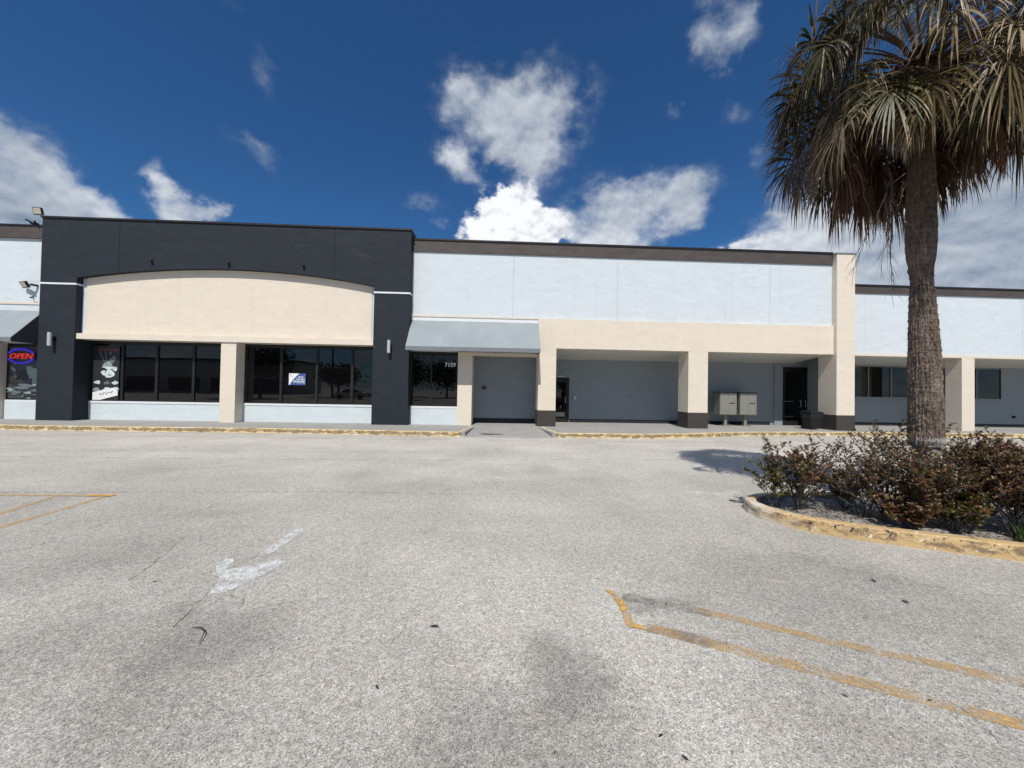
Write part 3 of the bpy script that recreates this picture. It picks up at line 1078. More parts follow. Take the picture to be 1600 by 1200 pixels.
awning(-23.5, -17.66, 'sloped grey awning at the left edge')
awning(-3.44, 1.72, 'sloped grey awning beside the dark tower')

# --- middle wing
for (a, b) in [(TX1, .664), (.676, 1.74), (1.74, 5.024), (5.036, 11.574), (11.586, 14.31)]:
    wl = box('wall', M['white'], (a, b, 15.75, 16.1, 3.4 if a > 1 else 3.12, 7.19), B)
box('wall_core', M['joint'], (TX1, 14.31, 16.11, 16.4, 3.5, 7.19), B)
for x in (.664, 5.024, 11.574):
    box('expansion_joint', M['joint'], (x, x + .012, 15.757, 16.1, 4.55, 7.19), B)
box('coping', M['coping'], (TX1, 14.31, 15.70, 16.45, 7.19, 7.66), B)['label'] = 'brown coping along the middle wing'
box('coping', M['cap'], (TX1, 14.31, 15.66, 16.48, 7.66, 7.72), B)
MB().box(TX1, 1.73, 15.70, 15.75, 4.53, 4.60).build('cream_band', M['beige'], B)
box('trim_band', M['trim'], (TX1, 1.73, 15.725, 15.75, 4.37, 4.53), B)
bm = MB()
bm.box(1.73, 14.30, 15.63, 15.748, 3.35, 4.555)
bm.box(1.73, 14.30, 15.748, 16.1, 3.35, 3.395)
bm.build('beam', M['beige'], B)['label'] = 'long cream beam over the open walkway'
MB().box(-1.53, 1.73, 15.66, 16.1, 3.0, 3.12).build('beam', M['beige'], B)
for (a, b, lab) in ((1.75, 2.48, 'left cream arcade pillar with dark base'), (8.02, 8.85, 'middle cream arcade pillar with dark base')):
    pl = box('pillar', M['beige'], (a, b, 15.632, 16.5, .8, 3.35), B)
    pl['label'] = lab
    MB().box(a - .012, b + .012, 15.62, 16.512, .146, .8).build('pillar_base', M['dark_base'], pl)
pl = box('pillar', M['beige'], (-1.53, -.95, 15.68, 16.9, .146, 3.0), B)
pl['label'] = 'cream pillar right of the window under the awning'
W3 = window(TX1, -1.53, 15.86, .89, 3.12, [-2.62], M['frame'], M['trim'], .06, .14)
W3['label'] = 'dark window under the awning with a street number'
box('knee_wall', M['white_low'], (TX1, -1.53, 15.78, 16.1, .146, .803), B)
# tall pilaster
pl = box('pilaster', M['beige'], (14.31, 15.10, 15.5, 16.42, .79, 7.60), B)
pl['label'] = 'tall cream pilaster rising past the roof edge'
MB().box(14.30, 15.112, 15.488, 16.432, .146, .79).build('pillar_base', M['dark_base'], pl)
MB().box(14.28, 15.13, 15.47, 16.45, 7.60, 7.64).build('coping', M['frame_light'], pl)
# walkway: walls, baseboards, soffit
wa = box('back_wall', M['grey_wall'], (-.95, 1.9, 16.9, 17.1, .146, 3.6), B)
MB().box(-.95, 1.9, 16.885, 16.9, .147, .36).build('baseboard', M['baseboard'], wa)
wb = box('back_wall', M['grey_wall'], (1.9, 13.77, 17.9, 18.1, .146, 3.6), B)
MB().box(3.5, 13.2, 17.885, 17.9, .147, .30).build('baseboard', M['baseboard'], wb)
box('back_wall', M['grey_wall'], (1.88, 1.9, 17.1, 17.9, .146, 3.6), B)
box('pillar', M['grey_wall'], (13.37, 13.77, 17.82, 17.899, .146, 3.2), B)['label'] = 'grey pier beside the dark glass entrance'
sf = MB()
sf.prism([(-.95, 16.1, 3.32), (14.31, 16.1, 3.34), (14.31, 18.0, 3.10), (-.95, 18.0, 3.06)], [(-.95, 16.1, 3.5), (14.31, 16.1, 3.5), (14.31, 18.0, 3.5), (-.95, 18.0, 3.5)])
sf.build('soffit', M['soffit'], B)
for x in (4.6, 10.9):
    MB().lathe(x, 16.9, [(.0, 3.205), (.09, 3.205), (.10, 3.225), (.10, 3.26)], 18).build('downlight', M['lamp_metal'], B)


def door(x0, x1, y, z1, n_leaf, label):
    f = MB()
    f.box(x0, x1, y - .05, y + .02, z1 - .07, z1)
    f.box(x0, x0 + .06, y - .05, y + .02, .146, z1 - .07)
    f.box(x1 - .06, x1, y - .05, y + .02, .146, z1 - .07)
    d = f.build('door', M['frame'], B)
    d['label'] = label
    wleaf = (x1 - x0 - .12) / n_leaf
    for i in range(n_leaf):
        a = x0 + .06 + i * wleaf
        b = a + wleaf
        lf_ = MB()
        lf_.box(a + .005, a + .08, y - .035, y + .005, .15, z1 - .075)
        lf_.box(b - .08, b - .005, y - .035, y + .005, .15, z1 - .075)
        lf_.box(a + .08, b - .08, y - .035, y + .005, .15, .40)
        lf_.box(a + .08, b - .08, y - .035, y + .005, z1 - .19, z1 - .075)
        lf_.build('door_leaf', M['frame'], d)
        MB().box(a + .075, b - .075, y - .02, y - .008, .395, z1 - .185).build('pane', M['glass'], d)
        hx = b - .12 if i == 0 else a + .12
        MB().tube([(hx, y - .035, 1.05), (hx, y - .10, 1.05), (hx, y - .10, 1.35), (hx, y - .035, 1.35)], .012, 6).build('handle', M['lamp_metal'], d)
    return d


dB = door(2.52, 3.46, 17.89, 2.22, 1, 'single dark glass door half hidden by the left pillar')
MB().box(2.75, 3.25, 17.83, 17.853, .42, .60).build('kick_plate', M['frame_light'], dB)
box('door_closer', M['lamp_metal'], (2.9, 3.25, 17.84, 17.90, 2.26, 2.32), B)
dC = door(13.77, 15.7, 17.85, 2.93, 2, 'dark double glass entrance behind the bin')
for z_ in (.56, 1.28):
    MB().box(13.86, 14.28, 17.785, 17.81, z_, z_ + .03).build('push_bar', M['frame_light'], dC)
box('back_wall', M['grey_wall'], (13.77, 15.7, 17.86, 18.05, 2.93, 3.4), B)
bx = MB().box(3.70, 3.80, 17.84, 17.9, 1.22, 1.38).build('socket_box', M['lamp_metal'], B)
sk = MB().box(-.56, -.40, 16.83, 16.9, 1.62, 1.74).build('socket_box', M['black_metal'], B)

# --- right wing
rw = box('wall', M['white'], (15.10, 23.614, 16.2, 16.5, 3.50, 6.15), B)
rw['label'] = 'white upper wall of the lower right wing'
box('wall', M['white'], (23.626, 48, 16.2, 16.5, 3.50, 6.15), B)
box('coping', M['coping'], (15.10, 48, 16.15, 16.6, 6.15, 6.47), B)['label'] = 'brown coping along the lower right wing'
box('coping', M['cap'], (15.10, 48, 16.11, 16.63, 6.47, 6.53), B)
box('beam', M['beige'], (15.10, 48, 16.17, 16.5, 3.385, 3.50), B)['label'] = 'thin cream beam of the right wing'
for a in (20.72, 29.0, 37.5):
    p_ = box('pillar', M['beige'], (a, a + .60, 16.175, 16.80, .146, 3.385), B)
    if a < 25: p_['label'] = 'slim cream pillar right of the palm trunk'
wr = MB()
wr.box(15.10, 25.85, 18.5, 18.68, .146, 1.44)
wr.box(25.85, 48, 18.5, 18.68, .146, 3.5)
wr.box(15.10, 25.85, 18.5, 18.68, 3.14, 3.5)
wr.box(15.0, 15.10, 16.43, 18.68, .146, 3.5)
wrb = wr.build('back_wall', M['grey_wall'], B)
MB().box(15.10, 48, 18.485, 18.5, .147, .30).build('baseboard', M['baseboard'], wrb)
window(15.2, 21.9, 18.52, 1.53, 3.13, [17.3, 18.74, 19.93, 21.0], M['frame_light'], M['grey_wall'], .035, .03)['label'] = 'row of dark windows behind the palm trunk'
window(21.9, 25.85, 18.52, 1.53, 3.13, [23.2, 24.5], M['frame_light'], M['grey_wall'], .035, .03)['label'] = 'dark window between slim pillar and right edge'
box('socket_box', M['black_metal'], (26.4, 26.53, 18.44, 18.5, .62, .74), B)
sf = MB()
sf.prism([(15.10, 16.5, 3.36), (48, 16.5, 3.36), (48, 18.6, 3.16), (15.10, 18.6, 3.16)], [(15.10, 16.5, 3.49), (48, 16.5, 3.49), (48, 18.6, 3.49), (15.10, 18.6, 3.49)])
sf.build('soffit', M['soffit'], B)
# body of the building behind the fronts
bd = MB()
bd.box(-40, 14.9, 18.75, 40, -.05, 7.0)
bd.box(14.9, 48, 18.75, 40, -.05, 6.0)
bd.build('rear_walls', M['white'], B)
rf = MB()
rf.box(-40, 14.9, 16.35, 18.74, 6.7, 7.0)
rf.box(15.1, 48, 16.6, 18.74, 5.7, 6.0)
rf.box(-40, -24, 16.45, 18.74, -.05, 6.69)
rf.build('roof', M['coping'], B)
it = MB()
it.box(-24, -.951, 16.42, 18.3, .15, 3.6)
it.build('dark_interior', M['interior'], B)

# ------------------------------------------------------------------ lamps on the walls


def sconce(x, label):
    r_ = empty('wall_lamp', (x, 15.4, 3.22))
    tag(r_, label, 'wall lamp', 'cylinder lamps on the dark tower')
    MB().lathe(x, 15.25, [(0, 2.98), (.062, 2.98), (.065, 2.985), (.065, 3.475), (.062, 3.48), (0, 3.48)], 24).build('lamp_body', M['lamp_metal'], r_, smooth=False)
    MB().box(x - .05, x + .05, 15.31, 15.399, 3.14, 3.32).build('bracket', M['black_metal'], r_, bevel=.005)
    return r_


sconce(-16.87, 'grey cylinder wall lamp on the left pilaster of the dark tower')
sconce(-4.20, 'grey cylinder wall lamp on the right pilaster beside the grey awning')
d_ = empty('sign_light', (-13.36, 15.4, 6.36))
dm = MB()
dm.lathe(-13.36, 15.33, [(0, 6.31), (.035, 6.315), (.055, 6.34), (.055, 6.37), (.035, 6.405), (0, 6.41)], 16)
dm.tube([(-13.36, 15.33, 6.37), (-13.36, 15.395, 6.40)], .02, 8)
dm.build('lamp_head', M['black_metal'], d_, smooth=True)
for i, (x, lab) in enumerate(((-13.36, 'small black dome light above the left part of the arch'), (-10.47, 'small black dome light above the middle of the arch'), (-7.61, 'small black dome light above the right part of the arch'))):
    if i == 0:
        o = d_
    else:
        o = d_.copy()
        col.objects.link(o)
        o.location.x = x
        for ch in list(d_.children):
            c2 = ch.copy()
            col.objects.link(c2)
            c2.parent = o
    tag(o, lab, 'sign light', 'dome lights on the tower')


def floodlight(name_loc, face_dir, size, label):
    """LED flood: a shallow housing, a bright lens, a yoke"""
    r_ = empty('floodlight', name_loc)
    tag(r_, label, 'floodlight', 'floodlights at the tower corner')
    c_ = Vector(name_loc)
    f_ = Vector(face_dir).normalized()
    x_ = f_.cross(Vector((0, 0, 1))).normalized()
    y_ = x_.cross(f_).normalized()
    w_, h_, t_ = size

    def P3(a, b, c):
        return tuple(c_ + x_ * a + y_ * b + f_ * c)
    MB().prism([P3(-w_ * .9, -h_ * .9, -t_), P3(w_ * .9, -h_ * .9, -t_), P3(w_ * .9, h_ * .9, -t_), P3(-w_ * .9, h_ * .9, -t_)],
               [P3(-w_, -h_, 0), P3(w_, -h_, 0), P3(w_, h_, 0), P3(-w_, h_, 0)]).build('housing', M['black_metal'], r_, bevel=.01)
    MB().prism([P3(-w_ * .82, -h_ * .72, .001), P3(w_ * .82, -h_ * .72, .001), P3(w_ * .82, h_ * .82, .001), P3(-w_ * .82, h_ * .82, .001)],
               [P3(-w_ * .82, -h_ * .72, .008), P3(w_ * .82, -h_ * .72, .008), P3(w_ * .82, h_ * .82, .008), P3(-w_ * .82, h_ * .82, .008)]).build('lens', M['lens'], r_)
    return r_


M['lens'] = plain('frosted_lens', (.50, .47, .38), .4, 0, .05)
fl = floodlight((-17.72, 15.45, 8.17), (.05, -1, -.25), (.16, .14, .09), 'floodlight with pale lens standing above the roof corner of the tower')
MB().tube([(-17.66, 15.5, 8.05), (-17.5, 15.55, 7.92), (-17.42, 15.6, 7.9)], .025, 8).build('arm', M['black_metal'], fl)
fl = floodlight((-18.2, 15.52, 5.33), (-.35, -1, -.55), (.19, .13, .09), 'floodlight on the white wall left of the dark tower')
MB().tube([(-18.0, 15.56, 5.36), (-17.92, 15.74, 5.36)], .04, 8).build('arm', M['black_metal'], fl)
cm = MB()
cm.box(-18.15, -17.95, 15.6, 15.75, 7.74, 7.80)
cm.tube([(-18.1, 15.62, 7.80), (-18.2, 15.5, 7.86)], .03, 8)
cm.tube([(-17.98, 15.62, 7.80), (-17.85, 15.5, 7.80)], .03, 8)
tag(cm.build('security_camera', M['black_metal']), 'small black fitting on the roof edge left of the tower', 'security camera')
cm = MB()
cm.tube([(-18.06, 15.75, 4.87), (-18.06, 15.62, 4.87), (-17.9, 15.6, 4.9)], .02, 8)
tag(cm.build('wall_spigot', M['black_metal']), 'short black pipe stub on the white wall above the left awning', 'pipe')

# ------------------------------------------------------------------ signs in the windows
C = dict(blue=plain('sign_blue', (.055, .10, .30), .4, 0, .04), white=plain('sign_white', (.78, .78, .78), .4, 0, .03), black=plain('poster_black', (.02, .022, .025), .5),
         red=plain('poster_red', (.20, .045, .05), .5), teal=plain('poster_teal', (.25, .33, .33), .5), pale=plain('poster_pale', (.58, .66, .66), .5),
         grey=plain('poster_grey', (.13, .15, .16), .5), dark=plain('poster_dark', (.05, .055, .06), .5), navytxt=plain('sign_dark_text', (.03, .04, .07), .5),  # dark: the collage poster sheet's own dark grey
         dimred=plain('poster_dim_red', (.10, .035, .035), .5), tan=plain('poster_tan', (.17, .13, .10), .5))
Sg = empty('window_sign', (-8.06, 16.0, 1.90))
tag(Sg, 'small blue and white space available sign in the right shop window', 'sign')
MB().box(-8.385, -7.72, 16.00, 16.02, 1.66, 2.13).build('board', C['blue'], Sg)
wq = MB()
pts_ = [(-8.385, 1.66), (-8.35, 1.66), (-8.30, 1.76), (-8.22, 1.88), (-8.12, 1.99), (-8.02, 2.09), (-7.97, 2.13), (-8.385, 2.13)]
wq.prism([(x, 15.999, z) for x, z in pts_], [(x, 15.996, z) for x, z in pts_])
wq.build('white_corner', C['white'], Sg)
tx = MB()
text_mesh('SPACE', .088, (-7.91, 15.996, 1.955), tx, 0, .002, width=.20)
text_mesh('AVAILABLE', .078, (-7.935, 15.996, 1.875), tx, 0, .002, width=.34)
text_mesh('954-966-8181', .115, (-7.975, 15.996, 1.765), tx, 0, .003, width=.46)
tx.box(-8.08, -7.74, 15.995, 15.999, 1.735, 1.742)
tx.build('lettering', C['white'], Sg)
tx = MB()
text_mesh('K', .07, (-8.31, 15.993, 2.045), tx, 0, .001)
tx.box(-8.34, -8.24, 15.992, 15.995, 2.0, 2.008)
tx.build('emblem', C['navytxt'], Sg)
tx = MB()
text_mesh('7159', .235, (-1.86, 15.862, 2.52), tx, 0, .004, width=.44)
tag(tx.build('house_number', C['white']), 'white street number 7159 on the window under the awning', 'number')

OP = empty('neon_open_sign', (-18.5, 15.78, 2.62))
tag(OP, 'oval neon open sign, red letters in a blue ring, left edge window', 'neon sign')
ov = MB()
for s_, rr_ in ((0, 0), (1, .05)):
    ring_ = []
    for k in range(65):
        a = 2 * pi * k / 64
        ring_.append((-18.52 + (.50 - rr_) * cos(a), 15.80, 2.60 + (.29 - rr_ * .9) * sin(a)))
    for seg in (ring_[4:29], ring_[36:61]):
        ov.tube(seg, .012 if s_ else .020, 6)
ov.build('neon_ring', emis('blue_neon', (.05, .04, .75), .55), OP)
tx = MB()
text_mesh('OPEN', .30, (-18.52, 15.79, 2.50), tx, 0, .0, shear=.25, depth=.02, width=.86)
tx.build('neon_letters', emis('red_neon', (.9, .05, .035), .6), OP)
MB().box(-19.0, -18.02, 15.815, 15.83, 2.47, 2.72).build('backing', C['dimred'], OP)

P2 = empty('window_poster', (-18.4, 15.88, 2.0))
tag(P2, 'dark collage poster with pale shapes behind the neon open sign', 'poster')
pm = MB()
pm.box(-19.02, -17.82, 15.878, 15.886, .95, 2.98)
pm.build('poster_sheet', C['dark'], P2)
rp_ = random.Random(8)


def blob(mb, cx, cz, rx, rz, y, mi=0, n=14, j=.25, rnd=rp_):
    ph = rnd.uniform(0, 6)
    pts2 = []
    for k in range(n):
        a = 2 * pi * k / n
        r2 = 1 + j * sin(3 * a + ph) + rnd.uniform(-j, j) * .5
        pts2.append((cx + rx * r2 * cos(a), cz + rz * r2 * sin(a)))
    mb.prism([(x, y, z) for x, z in pts2], [(x, y - .001, z) for x, z in pts2], mi)


mats2 = [C['grey'], C['teal'], C['black'], C['dimred'], C['tan'], C['pale']]
pm = MB()
pm.box(-18.8, -17.84, 15.872, 15.876, 2.78, 2.9, 3)
blob(pm, -18.15, 1.98, .26, .22, 15.874, 1)
blob(pm, -18.02, 1.72, .16, .26, 15.872, 1)
blob(pm, -18.5, 1.85, .2, .22, 15.870, 2)
blob(pm, -18.9, 1.7, .08, .14, 15.868, 4)
blob(pm, -18.62, 1.62, .2, .06, 15.866, 4)
for k in range(26):
    blob(pm, rp_.uniform(-18.95, -17.9), rp_.uniform(1.0, 1.5), rp_.uniform(.05, .2), rp_.uniform(.02, .06), 15.870 - k * .0012, rp_.choice([0, 0, 1, 2, 2]))
for k in range(12):
    blob(pm, rp_.uniform(-18.98, -18.75), rp_.uniform(1.5, 2.9), .05, .05, 15.868 - k * .001, rp_.choice([0, 4, 1]))
pm.build('poster_print', mats2, P2)

P1 = empty('window_poster', (-15.5, 15.98, 2.0))
tag(P1, 'black window poster with pale dishes and white banner near the dark tower', 'poster')
pm = MB()
pm.box(-16.02, -15.03, 16.018, 16.024, .93, 3.1)
pm.build('poster_sheet', C['black'], P1)
pm = MB()
pm.box(-15.85, -15.05, 16.012, 16.016, 2.88, 2.99, 3)
pm.prism([(x, 16.016, z) for x, z in ((-15.84, 2.88), (-15.80, 2.88), (-15.50, 2.32), (-15.54, 2.32))], [(x, 16.014, z) for x, z in ((-15.84, 2.88), (-15.80, 2.88), (-15.50, 2.32), (-15.54, 2.32))], 0)
pm.prism([(x, 16.016, z) for x, z in ((-15.60, 2.88), (-15.57, 2.88), (-15.48, 2.4), (-15.51, 2.4))], [(x, 16.014, z) for x, z in ((-15.60, 2.88), (-15.57, 2.88), (-15.48, 2.4), (-15.51, 2.4))], 0)
pm.prism([(x, 16.014, z) for x, z in ((-15.42, 2.55), (-15.22, 2.72), (-15.14, 2.58), (-15.30, 2.36))], [(x, 16.010, z) for x, z in ((-15.42, 2.55), (-15.22, 2.72), (-15.14, 2.58), (-15.30, 2.36))], 0)
blob(pm, -15.38, 2.80, .05, .06, 16.012, 0)
blob(pm, -15.45, 2.35, .18, .11, 16.010, 1)
blob(pm, -15.40, 2.22, .26, .05, 16.008, 5)
blob(pm, -15.18, 2.15, .09, .06, 16.006, 5)
blob(pm, -15.62, 2.02, .08, .10, 16.006, 5)
blob(pm, -15.38, 1.98, .19, .17, 16.004, 5, j=.12)
blob(pm, -15.38, 1.93, .08, .04, 16.002, 1)
for (x, z, c_) in ((-15.84, 1.62, 5), (-15.48, 1.60, 0), (-15.17, 1.61, 5), (-15.88, 1.34, 1), (-15.48, 1.36, 5), (-15.15, 1.37, 5)):
    blob(pm, x, z, .13, .055, 16.010, c_, j=.15)
    blob(pm, x + .02, z + .045, .08, .04, 16.007, c_)
bn = [(-16.0, .93), (-15.72, .93), (-15.04, 1.12), (-15.04, 1.30), (-15.25, 1.42), (-16.0, 1.24)]
pm.prism([(x, 16.004, z - .0) for x, z in bn], [(x, 16.000, z) for x, z in bn], 6)
sc_ = [(-15.72, 1.12), (-15.68, 1.20), (-15.62, 1.13), (-15.55, 1.24), (-15.47, 1.16), (-15.40, 1.25), (-15.30, 1.22), (-15.22, 1.30)]
pm.tube([(x, 15.997, z) for x, z in sc_], .011, 5, 2)
pm.build('poster_print', mats2 + [C['white']], P1)


# ------------------------------------------------------------------ cluster mailboxes
def mailbox(x0, label):
    r_ = empty('mailbox_cluster', (x0 + .38, 17.25, .146))
    tag(r_, label, 'mailbox', 'cluster mailboxes in the walkway')
    x1, y0, y1, z0, z1 = x0 + .78, 16.95, 17.45, .66, 1.66
    MB().box(x0, x1, y0, y1, z0, z1).build('cabinet', M['mailbox'], r_, bevel=.012)
    MB().box(x0 - .01, x1 + .01, y0 - .02, y1 + .01, z1, z1 + .03).build('hood', M['black_metal'], r_)
    g = MB()
    for c_ in range(2):
        rows = [.07] if False else [0]
        for k in range(8):
            a, b = x0 + .03 + c_ * .365, x0 + .03 + c_ * .365 + .35
            q0, q1 = z0 + .04 + k * .1165, z0 + .04 + k * .1165 + .108
            if c_ == 1 and k == 4:
                continue
            g.box(a, b, y0 - .012, y0 - .001, q0, q1)
            g.box(a + .29, a + .31, y0 - .018, y0 - .0125, q0 + .045, q0 + .065)
    g.build('mail_door', M['mailbox'], r_)
    MB().box(x0 + .43, x0 + .70, y0 - .012, y0 - .002, z0 + .50, z0 + .545).build('mail_slot', M['black_metal'], r_)
    MB().box(x0 + .33, x0 + .45, 17.14, 17.26, .17, .66).build('pedestal', M['mailbox'], r_)
    MB().box(x0 + .24, x0 + .54, 17.05, 17.35, .147, .17).build('base_plate', M['mailbox'], r_)
    return r_


mailbox(10.17, 'left pedestal mailbox cluster against the grey walkway wall')
mailbox(11.10, 'right pedestal mailbox cluster against the grey walkway wall')

# ------------------------------------------------------------------ bin
BN = empty('wheeled_bin', (13.62, 15.95, .146))
tag(BN, 'black outdoor bin with lid and liner beside the tall pilaster', 'bin')
b_ = MB()
prof = [(.0, .15), (.21, .15), (.22, .17), (.27, .80), (.285, .81), (.285, .86), (.26, .865)]
bx0, by0 = 13.62, 15.95
for (z0, z1, w0, w1) in ((.19, .84, .21, .275),):
    b_.prism([(bx0 - w0, by0 - w0, z0), (bx0 + w0, by0 - w0, z0), (bx0 + w0, by0 + w0, z0), (bx0 - w0, by0 + w0, z0)],
             [(bx0 - w1, by0 - w1, z1), (bx0 + w1, by0 - w1, z1), (bx0 + w1, by0 + w1, z1), (bx0 - w1, by0 + w1, z1)])
for k in range(4):
    x = bx0 - .16 + k * .107
    b_.prism([(x - .012, by0 - .222, .22), (x + .012, by0 - .222, .22), (x + .012, by0 - .2, .22), (x - .012, by0 - .2, .22)],
             [(x - .012, by0 - .284, .78), (x + .012, by0 - .284, .78), (x + .012, by0 - .26, .78), (x - .012, by0 - .26, .78)])
b_.build('body', M['black_plastic'], BN, bevel=.012)
b_ = MB()
b_.box(bx0 - .30, bx0 + .30, by0 - .31, by0 + .30, .842, .875)
b_.prism([(bx0 - .30, by0 - .31, .875), (bx0 + .30, by0 - .31, .875), (bx0 + .30, by0 + .30, .875), (bx0 - .30, by0 + .30, .875)],
         [(bx0 - .22, by0 - .22, .93), (bx0 + .22, by0 - .22, .93), (bx0 + .24, by0 + .24, .95), (bx0 - .24, by0 + .24, .95)])
b_.build('lid', M['black_plastic'], BN, bevel=.01)
b_ = MB()
rb = random.Random(4)
ringb = []
K_ = 40
for (zz, ww) in ((.84, .292), (.79, .305), (.72, .300), (.66, .292)):
    row = []
    for k in range(K_):
        a = 2 * pi * k / K_
        sx_ = max(-1, min(1, 1.35 * cos(a)))
        sy_ = max(-1, min(1, 1.35 * sin(a)))
        j_ = rb.uniform(-.008, .012)
        row.append((bx0 + sx_ * (ww + j_ - (.84 - zz) * .1), by0 + sy_ * (ww + j_ - (.84 - zz) * .1), zz + rb.uniform(-.012, .012)))
    ringb.append(row)
for r1, r2 in zip(ringb[:-1], ringb[1:]):
    for k in range(K_):
        b_.face([r1[k], r1[(k + 1) % K_], r2[(k + 1) % K_], r2[k]])
b_.build('liner', M['bag'], BN)
for s_ in (-1, 1):
    w_ = MB()
    w_.tube([(bx0 + s_ * .2, by0 + .22, .22), (bx0 + s_ * .25, by0 + .22, .22)], .072, 16)
    w_.build('wheel', M['black_plastic'], BN)

# ------------------------------------------------------------------ palm
PX, PY = 5.57, 4.74
PT = empty('palm_tree', (PX, PY, .1))
tag(PT, 'tall cabbage palm with rough trunk and shaggy skirt of dead fronds', 'palm tree')
tr = MB()
TZ = [(0.05, .235), (.5, .225), (.93, .215), (.955, .21), (.975, .262), (1.02, .272), (1.25, .268), (1.45, .262), (1.70, .255), (2.1, .243), (2.45, .226), (2.80, .200), (3.02, .172), (3.14, .162), (3.24, .172), (3.38, .215), (3.52, .238),
      (3.72, .242), (4.2, .232), (4.7, .215), (5.4, .205), (5.9, .20), (6.2, .12)]


def rad(z):
    for (a, ra), (b, rb_) in zip(TZ[:-1], TZ[1:]):
        if a <= z <= b:
            return ra + (rb_ - ra) * (z - a) / (b - a)
    return TZ[-1][1]


KA, zs = 150, []
z = .05
while z < 6.2:
    zs.append(z)
    z += .011
for z in zs:
    cxz = PX + .02 * sin(z * 1.3) - .01 * z
    for j in range(KA):
        a = 2 * pi * j / KA
        ca_, sa_ = cos(a), sin(a)
        r_ = rad(z) * .60
        if z > .955:
            up_ = 1 if z < 3.3 else .45
            ridge = mnoise.noise(Vector((ca_ * 6.5, sa_ * 6.5, z * 2.2)))
            ridge2 = mnoise.noise(Vector((ca_ * 13, sa_ * 13, z * 5)))
            band = mnoise.noise(Vector((ca_ * 1.2, sa_ * 1.2, z * 14)))
            frz = mnoise.noise(Vector((ca_ * 22, sa_ * 22, z * 26)))
            r_ += up_ * (.012 * ridge + .012 * ridge2 + .007 * band + .012 * max(0, frz)) + .004 * frz
        else:
            r_ += .004 * mnoise.noise(Vector((ca_ * 3, sa_ * 3, z * 6)))
        tr.v.append((cxz + ca_ * r_, PY + sa_ * r_, z))
for i in range(len(zs) - 1):
    q = i * KA
    for j in range(KA):
        jn = (j + 1) % KA
        tr.f.append((q + j, q + jn, q + KA + jn, q + KA + j))
        tr.mi.append(0)
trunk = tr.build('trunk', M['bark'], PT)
# leaf bases / fibres sticking out of the trunk
fb = MB()
rf_ = random.Random(21)
for k in range(1500):
    z = rf_.uniform(1.0, 3.2)
    a = rf_.uniform(0, 2 * pi)
    r_ = rad(z) * .60 + .004
    cxz = PX + .02 * sin(z * 1.3) - .01 * z
    p0 = Vector((cxz + cos(a) * r_, PY + sin(a) * r_, z))
    ln = rf_.uniform(.015, .045)
    d = Vector((cos(a) * .5, sin(a) * .5, rf_.uniform(-1.2, .8))).normalized()
    s2 = Vector((-sin(a), cos(a), 0)) * rf_.uniform(.003, .008)
    fb.face([p0 - s2, p0 + s2, p0 + d * ln])
fb.build('bark_fibres', M['bark'], trunk)


